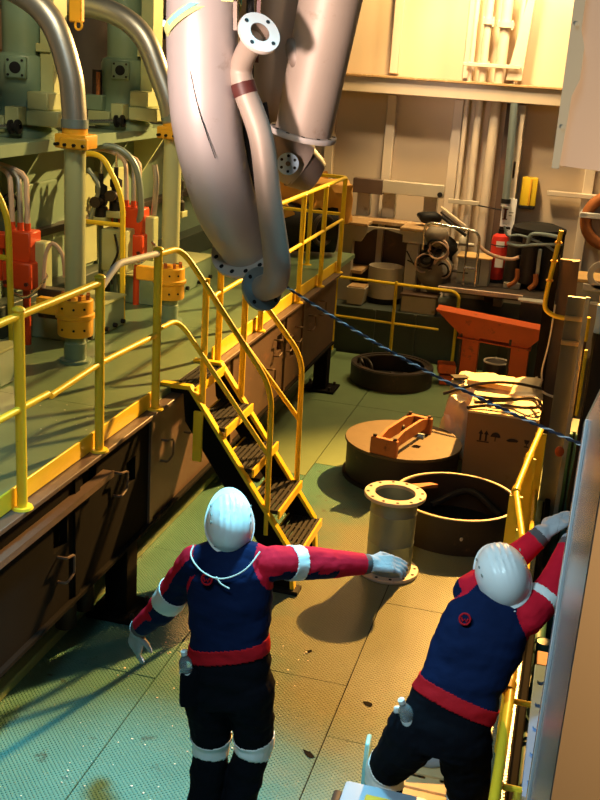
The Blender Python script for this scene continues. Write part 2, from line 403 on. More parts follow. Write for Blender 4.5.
gc_ = thing('green_jerrycan', 'small pale green can standing in the dark under the walkway girder', 'can', (-3.1, 6.35, 0))
part('can', MB().bx(-3.2, -3.04, 6.3, 6.42, .0, .22, .02), 'cyan_plastic', gc_)
part('can_neck', MB().cyl((-3.12, 6.36, .22), (-3.12, 6.36, .26), .03), 'black', gc_)
for i, (x, y) in enumerate(((-2.86, 5.62), (-2.86, 5.88))):
    t = thing('dark_cylinder', ('dark grey bottle cylinder under the girder, nearer the left frame edge', 'dark grey bottle cylinder under the girder, nearer the green can')[i], 'cylinder', (x, y, 0), 'dark cylinders under the walkway girder')
    part('cylinder', MB().revolve([(.001, .071), (.07, .071), (.07, .36), (.03, .43), (.001, .43)], (x-.04, y, 0), n=20), 'dark_steel', t)
    part('valve', MB().cyl((x-.04, y, .43), (x-.04, y, .47), .02), 'black', t)

# =================================================================== RAILINGS AND STAIRS
XE = -2.60
def post(parent, x, y, z0, z1, r=.028, name='post', flat=True):
    m = MB().cyl((x, y, z0), (x, y, z1), r, r, 12)
    p = part(name, m, 'yellow', parent)
    if flat: part('foot_flange', MB().cyl((x, y, z0), (x, y, z0+.012), r*2.1, r*1.9, 14), 'yellow', p)
    part('post_cap', MB().ball((x, y, z1), (r*1.25, r*1.25, r*.7), 10), 'yellow', p)
    return p
gr = thing('guard_railing', 'near yellow tube railing along the walkway edge, with chipped paint and toe board', 'railing', (XE, 5, 1.45), 'yellow walkway railings')
for y in (3.55, 4.56, 5.48, 6.35): post(gr, XE, y, 1.405, 2.47 if y < 6 else 2.5)
part('toe_board', MB().bx(-2.648, -2.634, 2.2, 6.42, 1.41, 1.52, .003), 'yellow', gr)
part('top_rail', MB().tube([(XE, 2.2, 2.43), (XE, 4.5, 2.44), (XE, 5.48, 2.44)], .021, 10), 'yellow', gr)
part('top_rail', MB().tube([(XE, 5.5, 2.41), (XE, 5.72, 2.51), (XE, 6.35, 2.475)], .021, 10, .08), 'cable_white', gr, 'bare pale rail section with worn paint')
part('mid_rail', MB().tube([(XE, 2.2, 1.99), (XE, 4.56, 1.955), (XE, 4.85, 1.95)], .019, 10), 'yellow', gr)
part('mid_rail', MB().tube([(XE, 4.88, 1.93), (XE, 5.48, 1.955), (XE, 6.35, 1.93)], .019, 10), 'yellow', gr)
gf = thing('guard_railing', 'far yellow tube railing past the stair, turning the corner at the walkway end', 'railing', (XE, 10, 1.45), 'yellow walkway railings')
for y in (7.62, 8.75, 10.03, 10.93, 11.82): post(gf, XE, y, 1.405, 2.48, .026)
part('toe_board', MB().bx(-2.648, -2.634, 7.6, 11.85, 1.41, 1.53, .003), 'yellow', gf)
part('top_rail', MB().tube([(XE, 7.5, 2.48), (XE, 11.85, 2.49), (-3.4, 11.85, 2.5)], .021, 10, .06), 'yellow', gf)
part('mid_rail', MB().tube([(XE, 7.62, 1.97), (XE, 11.82, 2.02)], .019, 10), 'yellow', gf)
part('mid_rail', MB().tube([(XE, 11.82, 2.08), (-3.4, 11.82, 2.08)], .019, 10), 'yellow', gf)
post(gf, -2.98, 11.82, 1.45, 2.5, .026)

# stair
YN, YF = 6.76, 7.42
st = thing('stair', 'yellow steel stair with grated treads from walkway down to deck', 'stair', (-2.1, 7.1, 0))
def stringer(y):
    a, t = (-2.52, 1.46), .16
    prof = [(-2.72, 1.46), (-2.50, 1.46), (-1.69, .31), (-1.66, .02), (-1.80, .02), (-1.86, .24), (-2.53, 1.2), (-2.55, 1.408), (-2.72, 1.41)]
    return MB().prism([(x, y-.012, z) for x, z in prof], (0, .024, 0))
for y in (YN, YF):
    s = part('stringer', stringer(y), 'girder_dark', st)
    # yellow flange on the outer top edge
    prof = [(-2.72, 1.475), (-2.495, 1.475), (-1.665, .315), (-1.635, .02), (-1.665, .02), (-1.69, .31), (-2.505, 1.445), (-2.72, 1.445)]
    part('stringer_flange', MB().prism([(x, y-.03, z) for x, z in prof], (0, .06, 0)), 'yellow', s)
def tread(cx, z, wd=.25, dd=None):
    m = MB(); x0, x1 = cx-wd/2, cx+wd/2
    for i in range(4):
        y = YN+.03+(YF-YN-.06)*i/3; m.bx(x0, x1, y-.008, y+.008, z-.03, z-.002)
    for i in range(7):
        x = x0+.012+(x1-x0-.024)*i/6; m.bx(x-.012, x+.012, YN+.02, YF-.02, z-.02, z)
    return m
for i, (cx, z) in enumerate([(-2.60, 1.45), (-2.36, 1.18), (-2.14, .90), (-1.93, .61), (-1.75, .32)]):
    t = part('tread', tread(cx, z), 'black', st)
    part('tread_nosing', MB().bx(cx+.125, cx+.14, YN+.012, YF-.012, z-.06, z+.004).bx(cx-.14, cx-.128, YN+.012, YF-.012, z-.05, z+.002), 'yellow', t)
part('handrail', MB().tube([(XE, 6.35, 2.47), (XE, 6.76, 2.45), (-1.90, 6.76, 1.54), (-1.88, 6.76, .42)], .021, 10, .16), 'yellow', st, 'near handrail')
part('mid_rail', MB().tube([(XE, 6.35, 1.96), (XE, 6.74, 1.95), (-1.885, 6.76, 1.02)], .018, 10, .14), 'yellow', st)
part('handrail', MB().tube([(XE, 7.62, 2.46), (XE, 7.42, 2.46), (-1.86, 7.42, 1.60), (-1.84, 7.42, .58)], .021, 10, .14), 'yellow', st, 'far handrail')
part('mid_rail', MB().tube([(XE, 7.62, 1.98), (XE, 7.42, 1.97), (-1.85, 7.42, 1.10)], .018, 10, .14), 'yellow', st)
part('newel_post', MB().cyl((-2.42, 6.79, 1.0), (-2.42, 6.79, 2.25), .024), 'yellow', st)
part('newel_plate', MB().bx(-2.455, -2.385, 6.71, 6.735, .92, 1.3, .004), 'yellow', st)
part('newel_post', MB().cyl((-2.33, 7.42, 1.22), (-2.33, 7.42, 2.15), .024), 'yellow', st)
part('stair_foot', MB().bx(-1.86, -1.6, YF-.06, YF+.06, 0, .03), 'black', st)
part('stair_foot', MB().bx(-1.86, -1.6, YN-.06, YN+.06, 0, .03), 'black', st)

# pit side railing (right edge of the deck)
rr = thing('guard_railing', 'yellow railing at the pit edge beside the leaning worker, bent near its hinge', 'railing', (-.03, 6, 0))
part('top_rail', MB().tube([(-.005, 3.0, 1.05), (.0, 4.2, 1.05), (-.02, 5.3, 1.05), (-.06, 6.02, 1.05), (-.155, 6.8, 1.045), (-.105, 7.5, 1.06), (-.055, 8.15, 1.06)], .023, 10, .12), 'yellow', rr)
part('mid_rail', MB().tube([(.0, 3.0, .55), (-.0, 6.0, .55), (-.03, 8.1, .55)], .018, 8), 'yellow', rr)
for x, y in ((-.012, 3.4), (-.02, 5.35), (-.08, 6.15)): part('post', MB().cyl((x, y, 0), (x, y, 1.05), .025), 'yellow', rr)
for x, y in ((-.145, 6.72), (-.10, 7.5), (-.05, 8.12)): part('flat_post', MB().bx(x-.045, x+.045, y-.012, y+.012, 0, 1.04, .004), 'yellow', rr)
for x, y in ((-.15, 6.8), (-.105, 7.5), (-.005, 4.35), (-.05, 6.0)):
    part('rail_joint', MB().cyl((x-.004, y-.03, 1.047), (x, y+.03, 1.052), .031), 'yellow', rr)
for y, z in ((4.45, .92), (3.75, .96)):
    part('stub_rail', MB().tube([(0, y, z), (.1, y, z)], .014, 8), 'yellow', rr)
part('stub_post', MB().tube([(.085, 3.75, .96), (.085, 3.7, .1)], .018, 8), 'yellow', rr)

# railing in front of the aft platform
br = thing('guard_railing', 'low yellow tube railing across the aft end of the green deck', 'railing', (-2.1, 13.3, 0))
YB = 13.3
part('top_rail', MB().tube([(-2.93, YB, 1.06), (-1.40, YB, 1.04), (-1.33, YB, .98), (-1.33, YB, .3), (-1.33, YB, 0)], .02, 8, .05), 'yellow', br)
part('mid_rail', MB().tube([(-2.95, YB, .54), (-1.55, YB, .52)], .016, 8), 'yellow', br)
for x, t in ((-2.94, 1.06), (-2.15, 1.08)): part('post', MB().cyl((x, YB, 0), (x, YB, t), .022), 'yellow', br)
# bent bracket rail and tall post by the dark column
tr = thing('handrail_bracket', 'tall yellow post with a bent bracket rail on the dark steel column', 'railing', (-.2, 10.86, 0))
part('post', MB().tube([(-.150, 10.86, 2.27), (-.212, 10.86, 1.62), (-.212, 10.86, 1.46), (-.11, 10.86, 1.40), (.24, 10.86, 1.37)], .024, 10, .09), 'yellow', tr)
part('end_stub', MB().tube([(.23, 10.86, 1.43), (.23, 10.86, 1.18)], .028, 8), 'yellow', tr)
for z in (2.15, 1.96, 1.76): part('clamp', MB().torus((-.150-(2.27-z)*.095, 10.86, z), (0, 0, 1), .028, .011, 12, 6), 'collar_yellow', tr)
part('floor_leg', MB().tube([(.23, 10.86, 1.2), (.23, 10.86, .0)], .02, 8), 'girder', tr)

# =================================================================== ENGINE SIDE
def column(name, label, x, y):
    c = thing(name, label, 'column', (x, y, 1.45), 'pale green columns on the walkway')
    part('shaft', MB().cyl((x, y, 1.98), (x, y, 3.14), .077, .077, 24), 'column', c)
    part('foot', MB().revolve([(.001, 1.45), (.12, 1.45), (.12, 1.475), (.085, 1.48), (.085, 1.6), (.078, 1.605), (.078, 1.7), (.001, 1.7)], (x, y, 0), n=24), 'engine', c)
    k = part('collar', MB().revolve([(.001, 1.66), (.125, 1.66), (.132, 1.67), (.132, 1.79), (.147, 1.80), (.147, 1.825), (.132, 1.835), (.132, 1.93), (.12, 1.94), (.001, 1.94)], (x, y, 0), n=28), 'collar_yellow', c, 'orange yellow collar')
    m = MB()
    for i in range(8):
        a = 2*math.pi*i/8; m.cyl((x+.1*math.cos(a), y+.1*math.sin(a), 1.94), (x+.1*math.cos(a), y+.1*math.sin(a), 1.975), .015, n=6)
    part('collar_bolts', m, 'rust_orange', k, kind='stuff')
    m = MB()
    for a in (-1.2, -.6, -1.9):
        for z in (1.72, 1.88): m.cyl((x+.12*math.cos(a), y+.12*math.sin(a), z), (x+.138*math.cos(a), y+.138*math.sin(a), z), .009, n=8)
    part('collar_screws', m, 'black', k, kind='stuff')
    part('collar_arm', MB().bx(x-.3, x-.1, y-.05, y+.03, 1.8, 1.92, .008), 'collar_yellow', c)
    h = part('top_flange', MB().bx(x-.11, x+.13, y-.1, y+.1, 3.03, 3.13, .015).bx(x-.06, x+.15, y-.13, y-.08, 3.03, 3.11, .01).cyl((x, y, 3.1), (x, y, 3.19), .09), 'collar_yellow', c)
    m = MB()
    for dx in (-.1, -.03, .04, .11): m.cyl((x+dx+.02, y-.15, 3.06), (x+dx+.02, y-.1, 3.06), .012, n=6)
    part('flange_bolts', m, 'black', h, kind='stuff')
    return c
c1 = column('support_column', 'nearer pale green column with orange collar, carrying the first silver pipe', -3.52, 7.0)
dup(c1, (-3.38, 8.52, 1.45), 'farther pale green column with orange collar, partly behind the hanging elbow pipe')

def big_pipe(label, pts, r):
    p = thing('insulated_pipe', label, 'pipe', pts[0], 'large silver pipes bending over the engine')
    part('pipe', MB().tube(bez(pts, 30), r, 20), 'silver', p)
    part('end_band', MB().cyl(V(pts[0])+V((0, 0, .0)), V(pts[0])+V((0, 0, .06)), r+.008, n=20), 'galvanised', p)
    return p
big_pipe('silver pipe rising from the nearer column and bending left out of view', [(-3.52, 7.0, 3.17), (-3.53, 7.0, 3.33), (-3.56, 7.0, 3.55), (-3.68, 7.0, 3.85), (-3.9, 7.0, 4.03), (-4.25, 7.0, 4.12), (-5.1, 7.0, 4.15)], .088)
big_pipe('darker silver pipe rising from the farther column and bending left behind the first', [(-3.385, 8.52, 3.17), (-3.42, 8.5, 3.33), (-3.5, 8.5, 3.52), (-3.66, 8.5, 3.83), (-3.94, 8.5, 4.0), (-4.4, 8.5, 4.05), (-5.4, 8.5, 4.07)], .092)

def cyl_unit(x, y, label):
    u = thing('engine_cylinder', label, 'engine', (x, y, 3.0), 'green engine cylinder units')
    part('upper_barrel', MB().revolve([(.16, 3.60), (.16, 4.6), (.001, 4.6)], (x, y, 0), n=28), 'engine', u)
    part('lower_barrel', MB().revolve([(.001, 3.02), (.2, 3.02), (.2, 3.1), (.225, 3.12), (.225, 3.16), (.2, 3.2), (.2, 3.34), (.215, 3.36), (.215, 3.58), (.2, 3.62), (.16, 3.64)], (x, y, 0), n=32), 'engine', u)
    # port plates
    for a, mm in ((-1.3, 'engine'),):
        d = V((math.cos(a), math.sin(a), 0)); c = V((x, y, 3.53))+d*.215
        pl = part('port_plate', MB().box(c, (.165, .09, .165), a+math.pi/2, .012), mm, u)
        part('port_hole', MB().cyl(c+d*.04, c+d*.048, .045, n=18), 'black', pl)
        q = MB(); t = V((-d.y, d.x, 0))
        for sx in (-.055, .055):
            for sz in (-.055, .055): q.cyl(c+d*.04+t*sx+V((0, 0, sz)), c+d*.052+t*sx+V((0, 0, sz)), .011, n=6)
        part('port_bolts', q, 'black', pl, kind='stuff')
    part('side_housing', MB().bx(x+.2, x+.32, y-.1, y+.14, 3.2, 4.3, .01).bx(x+.18, x+.3, y-.12, y-.02, 3.66, 3.72), 'engine_pale', u)
    part('step_block', MB().bx(x+.16, x+.34, y-.24, y+.1, 3.22, 3.36, .01), 'engine_pale', u)
    part('step_block', MB().bx(x+.16, x+.44, y-.26, y+.1, 3.1, 3.22, .01), 'engine_pale', u)
    part('valve_block', MB().bx(x+.02, x+.14, y-.34, y-.2, 3.1, 3.24, .008), 'engine_pale', u)
    part('clamp_block', MB().bx(x-.28, x-.1, y-.26, y-.05, 3.16, 3.3, .01), 'engine', u)
    part('clamp_block', MB().bx(x-.24, x-.02, y-.28, y-.05, 3.03, 3.16, .01), 'engine_pale', u)
    s = part('stud', MB().cyl((x-.2, y-.16, 3.3), (x-.2, y-.16, 3.52), .045, n=14), 'dark_steel', u)
    part('stud_sleeve', MB().cyl((x-.17, y-.2, 3.3), (x-.17, y-.2, 3.5), .02, n=10), 'rust_orange', s)
    part('base_ring', MB().revolve([(.001, 3.0), (.27, 3.0), (.27, 3.05), (.22, 3.08), (.001, 3.08)], (x, y, 0), n=32), 'engine', u)
    k = part('rod', MB().tube([(x-.35, y-.36, 3.05), (x+.1, y-.36, 3.09)], .018, 8), 'chrome', u)
    part('rod_collar', MB().revolve([(.02, -.05), (.055, -.04), (.055, -.02), (.03, -.015), (.03, .015), (.055, .02), (.055, .04), (.02, .05)], (x+.12, y-.36, 3.09), (1, .02, .1), 16), 'black', k)
    return u
u1 = cyl_unit(-4.45, 7.95, 'green engine cylinder unit behind the nearer silver pipe')
dup(u1, (-4.27, 9.5, 3.0), 'green engine cylinder unit framed between the two silver pipes')
dup(u1, (-4.1, 11.1, 3.0), 'green engine cylinder unit mostly behind the second silver pipe')

# engine frame: beam, wall, gussets
ef = thing('engine_bed', 'dark green engine frame with shelf beam and gussets under the cylinder units', 'engine', (-4.6, 8.5, 1.45))
part('shelf_beam', MB().bx(-5.2, -4.10, 4.5, 12.4, 2.96, 3.0, .006), 'engine', ef)
part('shelf_lip', MB().bx(-4.14, -4.09, 4.5, 12.4, 2.91, 3.005, .004), 'engine', ef)
part('frame_wall', MB().bx(-4.9, -4.47, 4.5, 12.4, 1.45, 2.96), 'engine', ef)
for y, mm in ((7.62, 'engine'), (9.3, 'engine'), (10.2, 'engine_pale')):
    part('gusset', MB().prism([(-4.5, y, 2.96), (-4.14, y, 2.96), (-4.14, y, 2.9), (-4.40, y, 2.5), (-4.44, y, 1.6), (-4.5, y, 1.6)], (0, .03, 0)), mm, ef)
part('inspection_door', MB().bx(-4.47, -4.44, 9.02, 9.9, 1.75, 2.6, .01), 'engine_pale', ef)
part('inspection_door', MB().bx(-4.47, -4.44, 7.7, 8.5, 1.75, 2.6, .01), 'engine', ef)
part('door_ledge', MB().bx(-4.47, -4.36, 6.2, 12.4, 2.16, 2.22, .006), 'dark_steel', ef)
part('plinth', MB().bx(-4.9, -4.3, 4.5, 12.4, 1.452, 1.72, .01), 'engine_dark', ef)
for k, (y, z) in enumerate([(7.55, 2.5), (9.2, 2.35)]):
    v = part('hand_valve', MB().torus((-4.36, y, z), (1, -.5, 0), .07, .014, 18, 6), 'black', ef)
    part('valve_stem', MB().cyl((-4.47, y+.06, z), (-4.33, y-.03, z), .02, n=8), 'black', v)
# low green boxes along the foot of the engine
def plinth_box(y0, y1, label):
    t = thing('green_plinth_box', label, 'machine base', (-3.8, (y0+y1)/2, 1.45), 'low green boxes along the walkway')
    part('body', MB().bx(-4.15, -3.66, y0, y1, 1.4545, 1.71, .012), 'engine', t)
    part('lid_edge', MB().bx(-4.16, -3.645, y0-.005, y1+.005, 1.71, 1.725), 'engine_pale', t)
    m = MB()
    for i in range(5):
        yy = y0+.06+(y1-y0-.12)*i/4; m.cyl((-3.66, yy, 1.5), (-3.63, yy, 1.5), .02, n=8)
    part('foot_bolts', m, 'black', t, kind='stuff'); return t
plinth_box(7.45, 8.2, 'low green machine box between the two columns, studs along its foot')
plinth_box(5.2, 6.42, 'low green machine box at the left frame edge behind the railing')
plinth_box(8.95, 10.4, 'low green machine box past the farther column, deep under the engine')

# red pump blocks with cables
def red_block(x, y, label):
    t = thing('red_pump_block', label, 'pump', (x, y, 1.45), 'red pump blocks in front of the engine')
    part('upper_block', MB().bx(x-.11, x+.11, y-.1, y+.08, 2.12, 2.36, .012), 'red_box', t)
    b = part('lower_block', MB().bx(x-.11, x+.13, y-.14, y+.08, 1.92, 2.13, .012), 'red_box', t)
    m = MB()
    for sx in (-.08, .1): m.cyl((x+sx, y-.16, 1.97), (x+sx, y-.14, 1.97), .016, n=8)
    part('block_bolts', m, 'tape', b, kind='stuff')
    part('pole', MB().cyl((x+.02, y, 1.4545), (x+.02, y, 1.95), .03, n=12), 'red_box', t)
    part('side_valve', MB().bx(x-.26, x-.1, y-.06, y+.06, 2.2, 2.32, .01).cyl((x-.2, y-.02, 1.95), (x-.2, y-.02, 2.25), .03), 'red_box', t)
    part('pale_bracket', MB().bx(x+.1, x+.19, y-.02, y+.1, 1.88, 2.28, .01), 'engine_pale', t)
    for i, dx in enumerate((-.07, .0, .06)):
        part('gland', MB().cyl((x+dx, y-.04, 2.35), (x+dx, y-.04, 2.42), .024, n=10), 'red_box', t)
        part('cable', MB().tube(bez([(x+dx, y-.04, 2.4), (x+dx-.01, y-.03, 2.62), (x+dx-.06, y, 2.78), (x+dx-.3-.05*i, y+.05, 2.84), (x+dx-.6, y+.1, 2.8)], 14), .021, 8), 'hose_pink' if i != 1 else 'silver', t)
    part('drip_loop', MB().tube(bez([(x-.05, y-.15, 1.9), (x+.12, y-.17, 1.88), (x+.24, y-.1, 2.02), (x+.18, y-.02, 2.06)], 12), .012, 8), 'chrome', t)
    return t
r1 = red_block(-4.08, 7.25, 'red pump block with three cables, left of the nearer column')
dup(r1, (-3.9, 8.95, 1.45), 'red pump block with cables, inside the arched yellow frame between the columns')
def frame_tube(name, pts, bars, label):
    t = thing(name, label, 'railing', (pts[-1][0], pts[-1][1], 1.45), 'yellow tube frames before the engine')
    part('arch', MB().tube(pts, .023, 10, .16), 'yellow', t)
    for a, b in bars: part('crossbar', MB().tube([a, b], .02, 8), 'yellow', t)
frame_tube('tube_frame', [(-4.12, 8.25, 1.4545), (-4.10, 8.25, 2.87), (-3.9, 8.25, 2.87), (-3.71, 8.25, 2.55), (-3.70, 8.25, 1.4545)], [((-4.1, 8.25, 2.3), (-3.71, 8.25, 2.3))], 'arched yellow tube frame standing between the two columns')
frame_tube('tube_frame', [(-4.35, 6.6, 1.4545), (-4.33, 6.6, 2.95), (-4.08, 6.6, 2.95), (-3.83, 6.6, 2.6), (-3.82, 6.6, 1.4545)], [((-4.33, 6.6, 2.27), (-3.83, 6.6, 2.27))], 'yellow tube frame cut by the left frame edge, before the first red block')
# hoses and dark fittings between the columns
hs = thing('hose_bundle', 'grey looping hoses hanging beneath the green shelf beam', 'hose', (-3.9, 8.8, 2.3))
part('hose', MB().tube(bez([(-4.3, 8.7, 2.86), (-4.0, 8.7, 2.9), (-3.82, 8.75, 2.75), (-3.78, 8.8, 2.4), (-3.85, 8.9, 2.2)], 20), .028, 10), 'galvanised', hs)
part('hose', MB().tube(bez([(-3.72, 8.95, 2.75), (-3.7, 8.95, 2.6), (-3.72, 8.95, 2.3)], 10), .026, 10), 'silver', hs)
part('hose', MB().tube(bez([(-4.2, 8.6, 2.7), (-4.1, 8.6, 2.55), (-4.18, 8.6, 2.25)], 10), .02, 8), 'galvanised', hs)
def fitting(x, y, z, label):
    t = thing('valve_fitting', label, 'valve', (x, y, z), 'black valve fittings under the shelf beam')
    part('body', MB().revolve([(.001, 0), (.06, 0), (.06, .08), (.04, .1), (.04, .2), (.055, .21), (.055, .27), (.02, .29), (.02, .38), (.001, .38)], (x, y, z), n=16), 'black', t)
    part('side_port', MB().cyl((x, y-.12, z+.14), (x, y, z+.14), .035, n=12).cyl((x, y-.13, z+.14), (x, y-.1, z+.14), .05, n=12), 'dark_steel', t)
    part('spindle', MB().cyl((x, y, z+.38), (x, y, z+.5), .012, n=8), 'chrome', t)
    part('bracket', MB().bx(x-.07, x+.07, y-.07, y+.07, z-.06, z, .006), 'engine_pale', t)
    part('stand', MB().cyl((x, y, 1.40), (x, y, z-.06), .022, n=10), 'engine_dark', t)
    return t
f1 = fitting(-4.0, 8.75, 2.34, 'black valve fitting inside the arched yellow frame, nearest its top')
dup(f1, (-3.66, 9.4, 2.3), 'black valve fitting beside the farther column, left of the hanging elbow pipe', 'black valve fittings under the shelf beam')
dup(f1, (-4.12, 8.7, 2.28), 'black valve fitting hard against the left leg of the arched frame')
jb = thing('junction_box', 'pale green junction box hanging below the crossbar of the arched frame', 'box', (-3.98, 8.7, 1.8))
part('box', MB().bx(-4.1, -3.86, 8.66, 8.86, 1.8, 2.18, .01), 'engine_pale', jb)
part('cable_loop', MB().tube(bez([(-3.95, 8.62, 2.15), (-3.9, 8.58, 2.0), (-3.98, 8.6, 1.82), (-3.96, 8.6, 1.7)], 12), .012, 6), 'black', jb)
hb = thing('hook_lever', 'hooked grey hand lever between the first red block and the column', 'lever', (-3.78, 7.15, 1.9))
part('lever', MB().tube(bez([(-3.86, 7.15, 1.95), (-3.84, 7.15, 2.2), (-3.78, 7.15, 2.3), (-3.7, 7.15, 2.22), (-3.68, 7.15, 2.05)], 14), .016, 8), 'hose_pink', hb)
part('base', MB().bx(-3.9, -3.66, 7.12, 7.24, 1.72, 1.95, .01), 'dark_steel', hb)
ch = thing('yellow_chain_hook', 'yellow lifting bracket with ring beside the first silver pipe at the top', 'hook', (-3.62, 7.3, 3.95))
part('bracket', MB().bx(-3.72, -3.62, 7.3, 7.36, 3.88, 4.3, .01), 'collar_yellow', ch)
part('ring', MB().torus((-3.63, 7.28, 3.86), (.2, 1, 0), .03, .009, 16, 6), 'collar_yellow', ch)
tk = thing('wall_tank', 'grey tank body far behind the engine between the silver pipes', 'tank', (-6.0, 12.2, 2.4))
part('shell', MB().revolve([(.001, 2.4), (.45, 2.4), (.5, 2.5), (.5, 4.6), (.001, 4.6)], (-6.0, 12.2, 0), n=28), 'primer_dark', tk)
part('flange', MB().bx(-5.55, -5.1, 11.9, 12.1, 2.95, 3.3, .01), 'galvanised', tk)

# machine under an orange tarpaulin at the end of the walkway
tp = thing('covered_motor', 'black motor under folded orange cover at the walkway end behind the railing', 'machine', (-3.2, 12.6, 1.45))
part('motor', MB().revolve([(.001, -.45), (.2, -.45), (.3, -.4), (.3, .35), (.001, .35)], (-3.2, 12.55, 1.78), (1, .4, 0), 28), 'black', tp)
part('fan_grille', MB().torus((-2.93, 12.3, 1.8), (.9, -.5, 0), .17, .03, 24, 8), 'dark_steel', tp)
def cover(c, d, rz, jit, seed):
    m = MB().box(c, d, rz, .03); bmesh.ops.subdivide_edges(m.bm, edges=m.bm.edges[:], cuts=3, use_grid_fill=True)
    for v in m.bm.verts: v.co += V((noise.noise(v.co*4+V((seed, 0, 0))), noise.noise(v.co*4+V((0, seed, 3))), noise.noise(v.co*4+V((7, 1, seed)))))*jit
    return m
part('cover', cover((-2.98, 12.75, 2.12), (.5, .5, .5), .3, .12, 1), 'tarp', tp)
part('cover', cover((-3.35, 12.7, 2.24), (.55, .4, .3), -.4, .14, 5), 'tarp', tp)
part('cover', cover((-3.62, 12.3, 1.98), (.4, .5, .28), .6, .12, 9), 'tarp', tp)

# =================================================================== DECK OBJECTS
# open ring coaming
rc = thing('ring_coaming', 'low open brown ring with hoses coiled in it, farthest round fitting on deck', 'ring', (-1.97, 12.44, 0))
part('wall', MB().revolve([(.43, 0), (.505, 0), (.51, .2), (.51, .225), (.40, .225), (.40, .2), (.43, .195)], (-1.97, 12.44, 0), n=48, closed=True), 'coaming', rc)
part('lip', MB().revolve([(.455, .2245), (.495, .2245), (.495, .235), (.455, .235)], (-1.97, 12.44, 0), n=48, closed=True), 'dark_steel', rc)
part('bottom', MB().cyl((-1.97, 12.44, .001), (-1.97, 12.44, .02), .43, n=32), 'black', rc)
part('hose_coil', MB().tube(bez([(-2.3+.0, 12.5, .1), (-2.31, 12.4, .26), (-2.2, 12.25, .24), (-2.16, 12.2, .1)], 14), .016, 8).tube(bez([(-2.38, 12.3, .06), (-2.36, 12.28, .28), (-2.29, 12.18, .26), (-2.25, 12.3, .06)], 14), .016, 8), 'dark_steel', rc)
m = MB(); rng2 = random.Random(3)
for i in range(14):
    a = rng2.uniform(0, 6.28); q = rng2.uniform(.05, .3); m.box((-1.85+q*math.cos(a), 12.5+q*math.sin(a), .04), (.07, .05, .04), a)
part('scraps', m, 'dark_steel', rc, kind='stuff')
# closed drum hatch with strongback
dc = thing('closed_hatch', 'dark drum hatch with tan lid carrying an orange bracket, middle of the three', 'hatch', (-1.31, 9.38, 0))
part('drum', MB().revolve([(.001, 0), (.53, 0), (.535, .34), (.001, .34)], (-1.31, 9.38, 0), n=56), 'coaming', dc)
part('lid', MB().revolve([(.001, .34), (.55, .34), (.555, .35), (.55, .37), (.001, .372)], (-1.31, 9.38, 0), n=56), 'cover_top', dc)
part('base_ring', MB().revolve([(.53, 0), (.56, 0), (.56, .03), (.53, .03)], (-1.31, 9.38, 0), n=56, closed=True), 'black', dc)
sb = thing('strongback_bracket', 'rusty orange steel bracket of two bars bolted across the drum lid', 'bracket', (-1.3, 9.3, .372))
A, B2 = V((-1.40, 8.90, 0)), V((-1.22, 9.62, 0)); d = (B2-A).normalized(); n_ = V((d.y, -d.x, 0))
for s_ in (-1, 1):
    c = n_*.075*s_
    part('bar', MB().prism([A+c+V((0, 0, .45)), A+c+V((0, 0, .53)), A+d*.16+c+V((0, 0, .565)), B2-d*.16+c+V((0, 0, .565)), B2+c+V((0, 0, .53)), B2+c+V((0, 0, .45))], n_*.028), 'rust_orange', sb)
for P_, s_ in ((A, -1), (B2, 1)):
    f = part('end_block', MB().box(P_+d*.03*s_+V((0, 0, .452)), (.06, .26, .16), math.atan2(d.y, d.x), .008), 'rust_orange', sb)
    m = MB()
    for q in (-.1, .1): m.cyl(P_+d*.03*s_+n_*q+V((0, 0, .53)), P_+d*.03*s_+n_*q+V((0, 0, .555)), .018, n=6)
    part('bolts', m, 'dark_steel', f, kind='stuff')
part('eye_bolt', MB().torus(V((-1.31, 9.28, .5)), (1, 0, 0), .035, .012, 16, 6).cyl((-1.31, 9.28, .372), (-1.31, 9.28, .47), .02), 'dark_steel', sb)
part('nut', MB().cyl((-1.17, 9.3, .45), (-1.11, 9.3, .45), .03, n=6), 'galvanised', sb)
# open hatch
oh = thing('open_hatch', 'wide open black hatch drum with pale rim, nearest the pipe spool', 'hatch', (-.67, 8.33, 0))
part('wall', MB().revolve([(.49, 0), (.515, 0), (.515, .31), (.49, .31)], (-.67, 8.33, 0), n=60, closed=True), 'coaming', oh)
part('rim', MB().revolve([(.497, .309), (.52, .309), (.52, .318), (.497, .318)], (-.67, 8.33, 0), n=60, closed=True), 'rim_paint', oh)
part('bottom', MB().cyl((-.67, 8.33, .001), (-.67, 8.33, .01), .49, n=40), 'black', oh)
part('inner_lug', MB().prism([(-1.08, 8.52, .25), (-.93, 8.62, .25), (-.86, 8.6, .25), (-.93, 8.55, .25), (-1.05, 8.42, .25)], (0, 0, .03)), 'rust_orange', oh)
part('inner_pipe', MB().tube(bez([(-.9, 8.6, .08), (-.6, 8.75, .2), (-.3, 8.55, .1)], 14), .03, 8), 'black', oh)
part('drain_stub', MB().cyl((-.55, 7.83, .16), (-.55, 7.80, .16), .012, n=8), 'rim_paint', oh)
